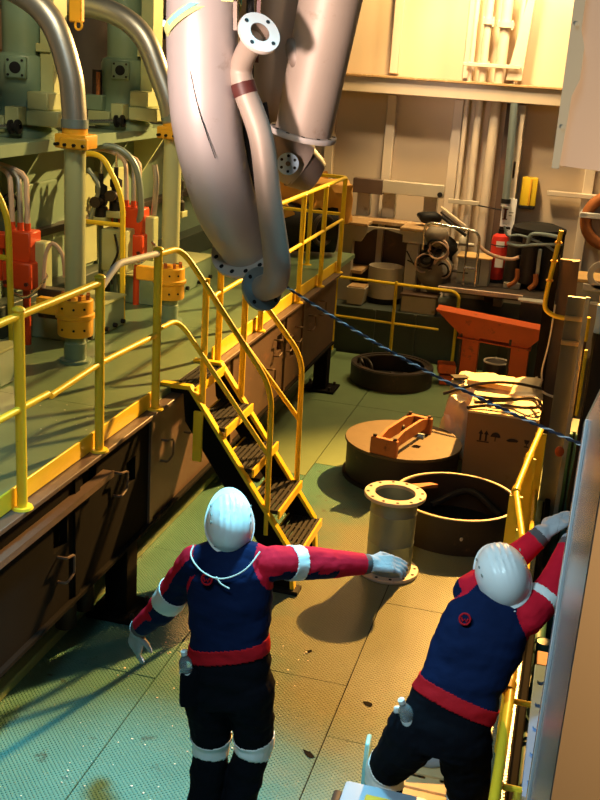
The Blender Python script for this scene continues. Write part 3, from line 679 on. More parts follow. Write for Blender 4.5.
# pipe spool
sp = thing('pipe_spool', 'short grey flanged pipe standing upright on deck under the stretched-out glove', 'pipe', (-1.05, 7.36, 0))
X, Y = -1.05, 7.36
part('barrel', MB().revolve([(.165, .02), (.176, .02), (.176, .26), (.180, .27), (.176, .28), (.176, .5), (.180, .51), (.176, .52), (.176, .64), (.165, .64)], (X, Y, 0), n=44, closed=True), 'galvanised', sp)
for z in (.0, .63):
    f = part('flange', MB().revolve([(.155, z+.002), (.232, z+.002), (.235, z+.006), (.235, z+.026), (.232, z+.03), (.155, z+.03)], (X, Y, 0), n=48, closed=True), 'flange', sp)
    m = MB()
    for i in range(12):
        a = 2*math.pi*(i+.5)/12; m.cyl((X+.207*math.cos(a), Y+.207*math.sin(a), z+.025), (X+.207*math.cos(a), Y+.207*math.sin(a), z+.0325), .0125, n=10)
    part('bolt_holes', m, 'black', f, kind='stuff')
# carton
cb = thing('cardboard_carton', 'tall brown cardboard carton with shipping marks, strapped on top', 'box', (-.41, 9.62, 0))
def crumple(m, j, f, seed, cuts=2):
    bmesh.ops.subdivide_edges(m.bm, edges=m.bm.edges[:], cuts=cuts, use_grid_fill=True)
    for v in m.bm.verts: v.co += noise.noise_vector(v.co*f+V((seed, seed*2, 0)))*j
    return m
part('carton', crumple(MB().bx(-.735, -.095, 9.33, 9.95, .0, .745), .012, 3, 2, 5), 'cardboard', cb)
part('top_flap', crumple(MB().bx(-.74, -.09, 9.32, 9.96, .745, .765), .008, 3, 2, 3), 'carton_top', cb)
yf = 9.318
def mark(polys):
    m = MB()
    for p in polys: m.prism([(x, yf, z) for x, z in p], (0, .004, 0))
    return m
ar = []
for ox in (-.595, -.545):
    ar += [[(ox-.009, .49), (ox+.009, .49), (ox+.009, .56), (ox-.009, .56)], [(ox-.022, .555), (ox+.022, .555), (ox, .595)]]
ar.append([(-.625, .476), (-.515, .476), (-.515, .486), (-.625, .486)])
part('arrow_mark', mark(ar), 'ink', cb, 'printed up arrows')
um = [[(-.46+.045*math.cos(a), .54+.045*math.sin(a)) for a in [math.pi*i/8 for i in range(9)]], [(-.464, .50), (-.456, .50), (-.456, .54), (-.464, .54)]]
part('umbrella_mark', mark(um), 'ink', cb, 'printed umbrella')
part('hand_mark', mark([[(-.36, .525), (-.33, .545), (-.29, .55), (-.25, .535), (-.26, .52), (-.34, .515)]]), 'ink', cb, 'printed handling mark')
part('glass_mark', mark([[(-.20, .555), (-.15, .555), (-.16, .52), (-.19, .52)], [(-.179, .495), (-.171, .495), (-.171, .525), (-.179, .525)], [(-.195, .485), (-.155, .485), (-.155, .495), (-.195, .495)]]), 'ink', cb, 'printed glass')
m = MB()
m.tube(bez([(-.75, 9.35, .78), (-.5, 9.45, .81), (-.25, 9.42, .83), (-.1, 9.6, .8)], 14), .016, 6).tube(bez([(-.72, 9.7, .79), (-.5, 9.55, .84), (-.2, 9.7, .83), (-.1, 9.45, .84)], 14), .016, 6).tube(bez([(-.7, 9.5, .79), (-.4, 9.62, .82), (-.15, 9.52, .9), (-.08, 9.5, .8)], 14), .016, 6)
sc = solo('tangled_cable', m, 'dark_steel', 'rusty dark cable tangled on top of the cardboard carton', 'cable')
pw = thing('wrapped_parcel', 'crumpled plastic-wrapped parcel behind and left of the carton', 'parcel', (-.75, 10.2, 0))
part('left_bag', crumple(MB().bx(-1.02, -.76, 9.97, 10.35, .0, .66, .08), .07, 8, 4, 5), 'plastic_wrap', pw)
part('wrap', crumple(MB().bx(-.98, -.14, 10.06, 10.8, .0, .74, .06), .07, 6, 8, 6), 'plastic_wrap', pw)
part('carton_lid', crumple(MB().bx(-.85, -.4, 10.15, 10.5, .75, .80), .02, 4, 3, 2), 'carton_top', pw)
part('dark_strap', MB().tube(bez([(-1.05, 10.0, .68), (-.7, 10.05, .82), (-.4, 10.15, .84), (-.12, 10.3, .78)], 14), .015, 6), 'dark_steel', pw)
part('black_scrap', MB().box((-.93, 10.25, .80), (.16, .12, .02), .5), 'black', pw)
# orange trestle
ot = thing('orange_trestle', 'orange steel trestle with tapered top beam on two wide legs', 'trestle', (-.85, 12.85, 0))
part('top_beam', MB().prism([(-1.50, 12.75, .91), (-.19, 12.75, .80), (-.19, 12.75, .76), (-.36, 12.75, .57), (-1.22, 12.75, .63), (-1.5, 12.75, .87)], (0, .10, 0)), 'orange', ot)
part('top_plate', MB().prism([(-1.53, 12.66, .90), (-.17, 12.66, .79), (-.17, 12.66, .815), (-1.53, 12.66, .925)], (0, .3, 0)), 'orange', ot)
for x0, x1 in ((-1.18, -.97), (-.58, -.36)):
    part('leg', MB().bx(x0, x1, 12.76, 12.90, 0, .64, .006), 'orange', ot)
    part('leg_web', MB().bx(x0-.03, x0, 12.74, 12.92, 0, .64, .004), 'dark_steel', ot)
part('bottom_plate', MB().prism([(-1.24, 12.70, .585), (-.34, 12.70, .535), (-.34, 12.70, .55), (-1.24, 12.70, .60)], (0, .2, 0)), 'orange', ot)
for i, (x, z, l) in enumerate(((-1.33, .2, 'upper small orange steel block left of the trestle'), (-1.3, .06, 'lower small orange steel block left of the trestle'))):
    solo('steel_block', MB().box((x, 12.7, z), (.22, .2, .12), .2, .01), 'orange', l, 'block', 'orange blocks by the trestle')
tu = thing('round_can', 'pale metal can lying in shade under the orange trestle', 'can', (-.75, 13.0, 0))
part('can', MB().revolve([(.001, 0), (.16, 0), (.16, .26), (.15, .27), (.13, .25), (.001, .25)], (-.75, 13.05, .0), n=24), 'dark_steel', tu)
part('rim', MB().torus((-.75, 13.05, .265), (0, 0, 1), .155, .012, 24, 6), 'beige', tu)

# --- aft bench platform equipment
bn = thing('machine_bench', 'beige steel bench with arched cutout front and two square legs', 'bench', (-2.4, 14.1, .62))
arch = [(-3.06, 1.52), (-3.06, 1.68), (-2.72, 1.68), (-1.72, 1.68), (-1.72, 1.54), (-2.2, 1.54), (-2.24, 1.66)]
arch = [(-3.06, 1.45), (-3.06, 1.66), (-1.85, 1.66), (-1.85, 1.50), (-2.22, 1.50), (-2.22, 1.60), (-2.45, 1.645), (-2.62, 1.63), (-2.72, 1.56), (-2.78, 1.45)]
part('apron', MB().prism([(x, 13.9, z) for x, z in arch], (0, .06, 0)), 'beige', bn)
part('bench_top', MB().bx(-3.08, -2.70, 13.86, 14.5, 1.66, 1.70, .006).bx(-2.26, -1.82, 13.86, 14.5, 1.66, 1.70, .006).bx(-2.7, -2.26, 14.2, 14.5, 1.66, 1.70), 'rust_ledge', bn)
for x in (-2.08, -2.98): part('leg', MB().bx(x-.08, x+.08, 13.93, 14.07, .62, 1.48, .006), 'beige', bn)
part('back_panel', MB().bx(-3.06, -2.0, 14.5, 14.56, .62, 1.7), 'girder', bn)
part('back_strut', MB().bx(-2.66, -2.58, 14.4, 14.5, .62, 1.66), 'beige', bn)
part('side_shelf', MB().bx(-3.0, -2.75, 13.95, 14.45, 1.0, 1.04).bx(-3.02, -2.98, 13.95, 14.45, 1.0, 1.22), 'rust_ledge', bn)
dr = thing('half_drum', 'beige open half drum standing under the bench arch', 'drum', (-2.44, 14.2, .62))
part('drum', MB().revolve([(.22, .7), (.24, .7), (.24, 1.12), (.22, 1.12), (.21, .95), (.001, .95)], (-2.44, 14.12, 0), n=36), 'beige', dr)
part('drum_base', MB().cyl((-2.44, 14.12, .62), (-2.44, 14.12, .72), .22, n=24), 'black', dr)
hbm = thing('rail_beam', 'steel beam on the bulkhead, left third dark and the rest cream', 'beam', (-2.45, 14.65, 1.7))
part('dark_section', MB().bx(-3.08, -2.66, 14.5, 14.62, 2.02, 2.22, .006), 'girder', hbm)
part('cream_section', MB().bx(-2.66, -1.82, 14.5, 14.62, 2.05, 2.22, .006), 'beige', hbm)
for x in (-2.94, -2.58, -2.0): part('bracket_leg', MB().bx(x-.09, x+.09, 14.62, 14.78, 1.70, 2.06, .006), 'beige', hbm)
part('bolt_end', MB().cyl((-1.86, 14.49, 2.1), (-1.86, 14.45, 2.1), .035, n=10), 'black', hbm)
# sacks and hoses heap
def blob(c, r, seed, j=.25):
    m = MB().ball(c, r, 18)
    for v in m.bm.verts: v.co += (v.co-V(c))*noise.noise(v.co*7+V((seed, 0, 0)))*j
    return m
hp = thing('hose_heap', 'heap of dark hoses and a clear bagged bundle beside the bench leg', 'hose', (-1.75, 14.1, 1.2))
part('clear_bag', blob((-1.78, 13.9, 1.62), (.16, .14, .14), 2, .3), 'sack', hp)
part('grey_sack', blob((-1.74, 13.95, 1.12), (.24, .2, .26), 6, .45), 'sack', hp)
part('dark_core', blob((-1.72, 14.1, 1.38), (.24, .14, .22), 9, .5), 'black', hp)
for i in range(11):
    a = i*1.3; c = V((-1.76+.13*math.sin(a), 13.78, 1.36+.15*math.cos(2*a)))
    part('hose_loop', MB().torus(c, (math.sin(a), 2, math.cos(a)*.8), .10+.03*math.sin(i*2), .013, 22, 6), ('black', 'hose_pink', 'dark_steel')[i % 3], hp)
part('loose_cable', MB().tube(bez([(-2.12, 13.84, 1.28), (-1.95, 13.84, 1.22), (-1.8, 13.82, 1.2), (-1.3, 13.8, 1.2)], 16), .01, 6).tube(bez([(-2.14, 13.84, 1.4), (-2.0, 13.82, 1.22), (-1.9, 13.84, 1.36)], 10), .01, 6), 'black', hp)
bw2 = thing('bundled_boards', 'stack of dark bundled boards leaning on top of the hose heap', 'boards', (-1.6, 14.2, 1.75))
for i in range(3):
    part('board', MB().box((-1.62+.02*i, 14.2-.08*i, 1.86-.05*i), (.42, .09, .03), 0, .004, Matrix.Rotation(R(32), 3, 'Y')), ('rim_paint', 'dark_steel', 'black')[i], bw2)
part('dark_bundle', blob((-1.95, 14.2, 1.82), (.16, .1, .09), 3, .5), 'black', bw2)
# grey cabinet and trolley frame
gc = thing('grey_cabinet', 'small grey cabinet with tan wooden top behind the tubular frame', 'cabinet', (-1.26, 14.05, 1.03))
part('body', MB().bx(-1.46, -1.04, 13.92, 14.3, 1.03, 1.38, .006), 'cabinet_grey', gc)
part('top', MB().bx(-1.48, -1.02, 13.9, 14.32, 1.38, 1.40, .004), 'wood_top', gc)
part('front_seam', MB().bx(-1.17, -1.16, 13.915, 13.925, 1.05, 1.37), 'black', gc)
part('side_door', MB().bx(-1.43, -1.19, 13.912, 13.922, 1.06, 1.34, .004), 'cabinet_grey', gc)
tf = thing('trolley_frame', 'bent grey tube hand rail in front of the grey cabinet', 'trolley', (-1.5, 13.75, 1.03))
part('hoop', MB().tube([(-1.92, 13.75, 1.45), (-1.92, 13.75, 1.82), (-1.2, 13.75, 1.76), (-1.19, 13.75, 1.03)], .018, 10, .12), 'chrome', tf)
part('upright', MB().tube([(-1.35, 13.75, 1.77), (-1.35, 13.75, 1.03)], .014, 8), 'chrome', tf)
part('crossbar', MB().tube([(-1.36, 13.75, 1.28), (-1.19, 13.75, 1.28)], .016, 8), 'chrome', tf)
# extinguisher
fx = thing('fire_extinguisher', 'red fire extinguisher with white labels against the bulkhead stiffener', 'extinguisher', (-.97, 14.3, 1.03))
part('cylinder', MB().revolve([(.001, 1.08), (.1, 1.08), (.115, 1.11), (.115, 1.60), (.1, 1.66), (.05, 1.69), (.001, 1.69)], (-.97, 14.3, 0), n=24), 'red', fx)
part('band', MB().torus((-.97, 14.3, 1.54), (0, 0, 1), .115, .008, 24, 6), 'black', fx)
for z0, z1, a in ((1.52, 1.60, -.35), (1.25, 1.40, -.25)):
    m = MB(); aa = -math.pi/2
    m.rings([[V((-.97+.118*math.cos(aa+a+q), 14.3+.118*math.sin(aa+a+q), z)) for z in (z0, z1)] for q in [i*.12 for i in range(-2+2, 9)]], close=False, cap=False)
    part('label', m, 'white', fx, 'white label')
part('valve_head', MB().cyl((-.97, 14.3, 1.68), (-.97, 14.3, 1.75), .04).box((-.93, 14.28, 1.77), (.14, .04, .03), .2), 'black', fx)
part('base_bracket', MB().bx(-1.08, -.86, 14.24, 14.42, 1.03, 1.09), 'black', fx)
hz = thing('drooping_hose', 'pinkish hose drooping across the extinguisher from the trolley frame', 'hose', (-1.0, 13.9, 1.4))
part('hose', MB().tube(bez([(-1.22, 13.76, 1.60), (-1.1, 13.82, 1.50), (-.95, 13.95, 1.43), (-.78, 13.95, 1.42), (-.68, 13.95, 1.46)], 18), .024, 8), 'hose_pink', hz)
# sign column, boxes on the bulkhead
sg = thing('fire_sign', 'white fire sign with dark red symbol hung above the extinguisher', 'sign', (-.93, 14.4, 1.66))
part('board', MB().box((-.93, 14.645, 1.86), (.19, .02, .52), 0, .004), 'white', sg)
part('red_symbol', MB().bx(-.985, -.95, 14.604, 14.612, 1.84, 1.98).bx(-1.0, -.935, 14.604, 14.612, 1.97, 1.985).bx(-1.0, -.935, 14.604, 14.612, 1.835, 1.85), 'tape', sg, 'dark red upright symbol')
part('grey_lines', MB().bx(-.92, -.86, 14.604, 14.612, 1.93, 1.945).bx(-.92, -.88, 14.604, 14.612, 1.89, 1.905).bx(-.985, -.93, 14.604, 14.612, 1.77, 1.78).bx(-1.0, -.9, 14.604, 14.612, 1.69, 1.70), 'cabinet_grey', sg)
yb = thing('yellow_wall_box', 'yellow box with black base hung on the bulkhead right of the sign', 'box', (-.70, 14.9, 1.98))
part('body', MB().bx(-.815, -.60, 14.82, 14.98, 2.02, 2.40, .02), 'yellow', yb)
part('ridge', MB().bx(-.70, -.67, 14.80, 14.83, 2.03, 2.39, .008), 'collar_yellow', yb)
part('base', MB().bx(-.82, -.61, 14.81, 14.99, 1.98, 2.025, .008), 'black', yb)
lb = thing('lamp_bracket', 'small yellow and red lamp hung between the bulkhead pipes', 'lamp', (-.95, 14.7, 2.36))
part('yellow_half', MB().bx(-.955, -.90, 14.66, 14.74, 2.38, 2.62, .012), 'collar_yellow', lb)
part('red_half', MB().bx(-.99, -.955, 14.67, 14.74, 2.36, 2.62, .01), 'red', lb)
part('hanger', MB().cyl((-.95, 14.74, 2.6), (-.95, 14.95, 2.66), .02), 'black', lb)
bp = thing('grey_gauge_pipe', 'grey capped pipe above the fire sign, with black band', 'pipe', (-1.0, 14.56, 2.02))
part('pipe', MB().cyl((-.98, 14.56, 2.06), (-1.02, 14.56, 3.36), .05, n=14), 'galvanised', bp)
part('black_band', MB().cyl((-.98, 14.56, 2.06), (-.98, 14.56, 2.12), .065, n=14), 'black', bp)
part('cap', MB().cyl((-.98, 14.56, 2.02), (-.98, 14.56, 2.06), .06, n=14), 'pale_grey', bp)
# bulkhead pipes
def wall_pipe(x0, x1, r, z0, label, fl=()):
    t = thing('bulkhead_pipe', label, 'pipe', (x0, 14.72, z0), 'beige pipes up the bulkhead')
    part('pipe', MB().cyl((x0, 14.77, z0), (x1, 14.77, 6.4), r, n=18), 'wall_trim', t)
    for z in fl:
        xx = x0+(x1-x0)*(z-z0)/(6.4-z0)
        f = part('flange', MB().cyl((xx, 14.77, z-.035), (xx, 14.77, z+.035), r*1.65, n=20), 'wall_trim', t)
        part('flange_bolts', MB().cyl((xx+r*1.3, 14.77-r*.8, z-.06), (xx+r*1.3, 14.77-r*.8, z+.06), .015, n=6).cyl((xx-r*1.2, 14.77-r*.9, z-.06), (xx-r*1.2, 14.77-r*.9, z+.06), .015, n=6), 'wall_trim', f, kind='stuff')
    return t
wall_pipe(-1.66, -1.66, .032, 1.1, 'thin beige bulkhead pipe, leftmost of the group', (3.78,))
wall_pipe(-1.49, -1.50, .05, 1.1, 'beige bulkhead pipe second from left, two flanges above the ledge', (4.35, 3.8))
wall_pipe(-1.27, -1.27, .07, 1.05, 'thickest beige bulkhead pipe with broad flange above the ledge', (4.32,))
wall_pipe(-1.06, -1.08, .035, 3.6, 'thin beige bulkhead pipe right of the thickest one', (3.82,))
pc = thing('pipe_clamp', 'horizontal beige clamp bar holding the pipes above the ledge', 'bracket', (-1.35, 14.3, 3.75))
part('bar', MB().bx(-1.76, -1.0, 14.66, 14.70, 3.78, 3.83, .006), 'wall_trim', pc)
pc2 = thing('pipe_clamp', 'short beige clamp bar across the pipes below the ledge', 'bracket', (-1.35, 14.3, 2.05))
part('bar', MB().bx(-1.76, -1.34, 14.64, 14.69, 1.98, 2.04, .006), 'beige', pc2)
part('rod', MB().cyl((-1.5, 14.65, 2.0), (-.98, 14.65, 1.95), .01, n=6), 'black', pc2)
part('small_valve', MB().revolve([(.001, 0), (.05, 0), (.05, .06), (.03, .09), (.001, .12)], (-1.5, 14.62, 1.46), n=14).cyl((-1.64, 14.66, 1.44), (-1.34, 14.66, 1.44), .025), 'beige', pc2)
# motor group on the right of the shelf
mg = thing('dark_motor_unit', 'dark machine with brown motor column and looping grey pipes on the shelf', 'machine', (-.5, 14.1, 1.03))
part('back_body', MB().bx(-.84, -.14, 14.25, 14.7, 1.03, 1.78, .02), 'black', mg)
part('motor_column', MB().revolve([(.001, 1.1), (.10, 1.1), (.12, 1.2), (.11, 1.3), (.11, 1.72), (.001, 1.74)], (-.56, 14.1, 0), n=24), 'coaming', mg)
part('left_cylinder', MB().cyl((-.78, 14.12, 1.1), (-.76, 14.12, 1.62), .09, n=20), 'coaming', mg)
part('right_cylinder', MB().cyl((-.28, 14.12, 1.06), (-.28, 14.12, 1.66), .13, n=20), 'black', mg)
part('pale_strip', MB().bx(-.45, -.40, 14.0, 14.02, 1.22, 1.58, .004), 'galvanised', mg)
part('top_cover', MB().revolve([(.001, 0), (.35, 0), (.35, .05), (.2, .1), (.001, .1)], (-.48, 14.35, 1.76), n=28), 'black', mg)
part('grey_pipe', MB().tube(bez([(-.86, 13.98, 1.62), (-.7, 13.96, 1.6), (-.5, 13.95, 1.64), (-.3, 13.96, 1.66), (-.16, 13.98, 1.68)], 18), .022, 8).tube(bez([(-.6, 13.96, 1.62), (-.56, 13.96, 1.76), (-.4, 13.96, 1.78), (-.18, 13.96, 1.76)], 16), .026, 8).tube(bez([(-.92, 13.96, 1.84), (-.86, 13.96, 1.72), (-.7, 13.96, 1.74), (-.4, 13.96, 1.66), (-.24, 13.96, 1.58)], 18), .016, 8), 'galvanised', mg)
part('orange_leg', MB().tube(bez([(-.68, 13.95, 1.3), (-.68, 13.95, 1.15), (-.78, 13.95, 1.06)], 8), .03, 8).tube(bez([(-.44, 13.95, 1.26), (-.43, 13.95, 1.14), (-.5, 13.95, 1.05)], 8), .035, 8), 'rust_orange', mg)
part('base_block', MB().bx(-.84, -.62, 13.95, 14.2, 1.03, 1.1, .006), 'beige', mg)
sh = thing('grey_step_plate', 'grey steel step plate over dark blocks at the shelf end', 'plate', (-.35, 13.5, .96))
part('plate', MB().bx(-.60, -.12, 13.38, 13.72, .985, 1.015, .004), 'grey_plate', sh)
part('block', MB().bx(-.56, -.16, 13.44, 13.5, .72, .985, .006), 'dark_steel', sh)
cg = thing('grey_crate', 'grey steel crate half hidden behind the low yellow railing', 'crate', (-1.95, 13.66, .62))
part('body', MB().bx(-2.12, -1.66, 13.64, 13.9, .62, .84, .008), 'beige', cg)
part('lid', MB().bx(-2.14, -1.64, 13.62, 13.9, .84, .87, .004), 'girder', cg)
cg2 = thing('open_tray', 'small beige tray on the platform at the left end of the low railing', 'tray', (-2.75, 13.7, .62))
part('tray', MB().prism([(-2.88, 13.66, .86), (-2.62, 13.66, .86), (-2.66, 13.66, .64), (-2.86, 13.66, .64)], (0, .3, 0)), 'beige', cg2)
part('tray_fill', MB().bx(-2.86, -2.64, 13.68, 13.94, .855, .875), 'rust_ledge', cg2)

# lit pilot lamp on a dark drum high behind the elbow pipe
em = bpy.data.materials.new('pilot_glow'); em.use_nodes = True; MATS['pilot_glow'] = em
em.node_tree.nodes['Principled BSDF'].inputs['Emission Color'].default_value = (.55, .8, 1, 1); em.node_tree.nodes['Principled BSDF'].inputs['Emission Strength'].default_value = 2.5
pl_ = thing('pilot_lamp', 'dark drum with a small bluish lit lamp, high up left of the hanging elbow pipe', 'lamp', (-4.85, 12, 3.8))
part('drum', MB().cyl((-5.1, 12.05, 4.0), (-4.7, 12.05, 3.95), .13, n=22), 'dark_steel', pl_)
part('arm', MB().cyl((-4.9, 12.05, 4.0), (-4.9, 14.55, 4.0), .05, n=10), 'dark_steel', pl_)
part('lens', MB().ball((-4.88, 11.92, 4.02), (.035, .025, .035), 12), 'pilot_glow', pl_, 'lit bluish lens')

# --- dark column and things right of it
dk = thing('dark_column', 'tall dark brown steel column at the pit edge with loose cables', 'column', (0, 11, 0))
part('left_face', MB().prism([(-.23, 11.0, 0), (-.23, 11.0, 1.62), (-.13, 11.0, 2.0), (-.1, 11.0, 0)], (0, .12, 0)), 'girder_dark', dk)
part('web', MB().bx(-.12, .06, 11.08, 11.14, 0, 1.95), 'girder', dk)
part('right_face', MB().prism([(.0, 11.0, 0), (.0, 11.0, 1.95), (.07, 11.0, 1.96), (.12, 11.0, 0)], (0, .12, 0)), 'girder', dk)
part('rust_edge', MB().bx(.03, .075, 10.98, 11.0, .45, .95, .004), 'rust_orange', dk)
part('thin_cable', MB().tube(bez([(-.11, 10.95, 1.5), (-.12, 10.95, 1.1), (-.15, 10.95, .8), (-.14, 10.95, .65), (-.19, 10.95, .4)], 16), .009, 6), 'cable_white', dk)
part('loop_cable', MB().tube(bez([(-.2, 10.93, .72), (-.15, 10.9, .6), (-.02, 10.9, .54), (.14, 10.93, .53)], 14), .013, 6), 'cable_white', dk)
part('slant_strap', MB().tube([(-.07, 11.5, 1.72), (.12, 11.5, 1.2)], .02, 6), 'black', dk)
pp = thing('pale_ladder_post', 'pale painted post with cleats right of the dark column', 'post', (.1, 9.3, 0))
part('post', MB().bx(.0, .16, 9.3, 9.36, -1.0, 1.92, .006), 'post_grey', pp)
for z in (1.72, 1.50): part('cleat', MB().bx(.0, .15, 9.25, 9.30, z, z+.035, .004), 'wood_top', pp)
part('pale_edge', MB().bx(.15, .19, 9.2, 9.24, -.2, 1.95, .004), 'beige', pp)
part('yellow_strip', MB().bx(.205, .235, 9.16, 9.19, .9, 1.5, .004), 'yellow', pp)
part('orange_tag', MB().ball((.12, 8.9, .64), (.04, .02, .05), 12), 'orange', pp)
bk = thing('wrapped_bundle', 'black plastic-wrapped bundle with bluish glints at the right frame edge', 'bundle', (.5, 9.0, -.5))
part('bundle', crumple(MB().bx(.27, .75, 8.95, 9.4, -.6, 1.95, .05), .05, 6, 5, 6), 'black', bk)
part('sheet', crumple(MB().bx(.26, .6, 8.88, 8.95, 1.72, 1.95, .01), .03, 9, 5, 3), 'flange_light', bk)  # bluish glints on the wrap painted as a pale blue piece
ce = thing('grey_green_console', 'grey green console with tan top below the red hose reel', 'cabinet', (.4, 13.2, .6))
part('body', MB().bx(.0, .7, 13.1, 13.6, .5, 1.38, .01), 'cabinet_grey', ce)
part('top', MB().bx(-.02, .72, 13.06, 13.62, 1.38, 1.42, .006), 'wood_top', ce)
part('lower_shelf', MB().bx(.0, .4, 12.9, 13.1, .5, 1.16, .008), 'beige', ce)
hr = thing('ring_bracket', 'pale grey plate with round hole leaning on the console', 'bracket', (.35, 13.0, 1.3))
part('plate', MB().revolve([(.1, 0), (.17, 0), (.17, .03), (.1, .03)], (.36, 12.98, 1.5), (0, 1, 0), 28, closed=True).bx(.16, .56, 12.98, 13.01, 1.3, 1.38, .004), 'pale_grey', hr)
rl = thing('red_hose_reel', 'red hose reel on the bulkhead cut by the right frame edge', 'hose reel', (.45, 14.6, 1.5))
part('rim', MB().torus((.42, 14.6, 1.95), (0, 1, 0), .33, .075, 36, 10), 'rust_orange', rl)
part('disc', MB().revolve([(.001, 0), (.28, 0), (.28, .03), (.001, .03)], (.42, 14.62, 1.95), (0, 1, 0), 30), 'primer_dark', rl)
part('bracket', MB().bx(.0, .3, 14.45, 14.5, 1.98, 2.05, .006).bx(.02, .1, 14.45, 14.87, 1.99, 2.04), 'pale_grey', rl)

# =================================================================== HANGING PIPES
def flange(mb, c, ax, ri, ro, th=.03, n=40):
    return mb.revolve([(ri, -th/2), (ro-.003, -th/2), (ro, -th/2+.004), (ro, th/2-.004), (ro-.003, th/2), (ri, th/2)], c, ax, n, closed=True)
def holes(c, ax, r, k, hr_, th=.03, both=True):
    m = MB(); u, v, d = m.frame(ax); c = V(c)
    for i in range(k):
        a = 2*math.pi*(i+.5)/k; q = c+r*(math.cos(a)*u+math.sin(a)*v)
        m.cyl(q-d*(th/2+.002), q+d*(th/2+.002), hr_, n=10)
    return m
GR = 'pipes hanging in the slings'
Aa = thing('elbow_pipe', 'large pinkish grey elbow pipe hanging in the sling, nearest the left', 'pipe', (-1.9, 5.5, 2.7), GR)
pa = bez([(-1.84, 5.15, 4.75), (-1.95, 5.28, 4.3), (-2.0, 5.4, 3.95), (-2.005, 5.45, 3.66), (-1.99, 5.48, 3.40), (-1.95, 5.54, 3.14), (-1.905, 5.66, 2.89), (-1.84, 5.86, 2.68)], 40)
part('pipe', MB().tube(pa, .18, 36, rad=lambda t: .168+.02*math.sin(min(1, t*1.1)*math.pi)), 'primer', Aa)
ax = (pa[-1]-pa[-3]).normalized()
f = part('flange', flange(MB(), pa[-1], ax, .02, .232, .03), 'flange', Aa)
part('bolt_holes', holes(pa[-1], ax, .2, 14, .014), 'black', f, kind='stuff')
part('paint_scratch', MB().tube(bez([pa[18]+V((.0, -.19, .02)), pa[21]+V((.03, -.189, 0)), pa[24]+V((.06, -.188, 0)), pa[27]+V((.085, -.185, 0))], 10), .0025, 5), 'black', Aa, 'dark line drawn on the pipe')
Bb = thing('slim_pipe', 'slim grey pipe with flanged elbows, hanging in front of the large ones', 'pipe', (-1.6, 5.3, 2.5), GR)
ct = V((-1.655, 5.28, 3.84)); at = V((.60, -.58, .55)).normalized()
pts = [ct-at*.05, ct-at*.09, V((-1.785, 5.42, 3.68)), V((-1.765, 5.42, 3.57)), V((-1.66, 5.42, 3.33)), V((-1.60, 5.42, 3.02)), V((-1.555, 5.42, 2.80)), V((-1.535, 5.43, 2.66)), V((-1.56, 5.47, 2.56)), V((-1.65, 5.55, 2.50))]
pb = bez(pts, 54)
part('pipe', MB().tube(pb, .06, 24, rad=lambda t: .058+.016*min(1, max(0, t-.25)*2)), 'primer_warm', Bb)
f = part('upper_flange', flange(MB(), ct, at, .052, .112, .028), 'flange', Bb)
part('bolt_holes', holes(ct, at, .085, 4, .011, .028), 'black', f, kind='stuff')
part('bore', MB().revolve([(.0525, .0135), (.050, .0135), (.049, -.06), (.001, -.06)], ct, at, 24), 'primer_dark', Bb)
part('bore_shadow', MB().cyl(ct-at*.058, ct-at*.052, .049), 'black', Bb)
al = (pb[-1]-pb[-3]).normalized()
f = part('lower_flange', flange(MB(), pb[-1], al, .03, .125, .026), 'galvanised', Bb)
part('bolt_holes', holes(pb[-1], al, .1, 4, .012, .026), 'black', f, kind='stuff')
k = min(range(len(pb)), key=lambda i: (pb[i]-V((-1.765, 5.42, 3.575))).length)
part('tape_wrap', MB().tube([pb[k-1], pb[k], pb[k+1]], .064, 20), 'tape', Bb, 'dark red tape wrap')
Cc = thing('straight_pipe', 'straight warm grey pipe with bottom flange, right of the hanging bundle', 'pipe', (-1.56, 5.9, 3.3), GR)
c0, c1_ = V((-1.56, 5.9, 3.335)), V((-1.34, 5.78, 4.6)); ac = (c1_-c0).normalized()
part('pipe', MB().cyl(c0, c1_, .160, .175, 40), 'primer_warm', Cc)
f = part('flange', flange(MB(), c0, ac, .02, .192, .03), 'flange', Cc)
part('bolt_holes', holes(c0, ac, .172, 12, .011), 'black', f, kind='stuff')
part('pipe_shadow', MB().ball(c0+ac*.42+V((-.10, -.11, 0)), (.05, .03, .10), 14, Matrix.Rotation(R(-25), 3, 'Y')), 'primer_dark', Cc)  # dark blob standing in for the shadow of the neighbouring pipes
Dd = thing('curved_pipe', 'dark brownish pipe hanging behind the others, its reducer end pointing down', 'pipe', (-1.75, 6.25, 3.1), GR)
pd = bez([(-1.80, 6.2, 4.7), (-1.84, 6.2, 4.15), (-1.87, 6.2, 3.83), (-1.88, 6.22, 3.52), (-1.84, 6.25, 3.32), (-1.76, 6.3, 3.18), (-1.68, 6.34, 3.12)], 30)
part('pipe', MB().tube(pd, .16, 28, rad=lambda t: .17-.02*t), 'primer_warm', Dd)
part('reducer', MB().revolve([(.15, 0), (.12, .1), (.10, .14), (.001, .14)], pd[-1]-V((0.02, 0, 0)), (pd[-1]-pd[-3]), 28), 'primer_dark', Dd)
fc = V((-1.70, 6.12, 3.14)); fa = V((.35, -.9, .15)).normalized()
f = part('side_flange', flange(MB(), fc, fa, .015, .065, .03, 24), 'flange_light', Dd)  # bluish light on this flange put into its colour
part('side_stub', MB().cyl(fc, fc-fa*.12, .045), 'primer_dark', Dd)
part('bolt_holes', holes(fc, fa, .045, 6, .009), 'black', f, kind='stuff')
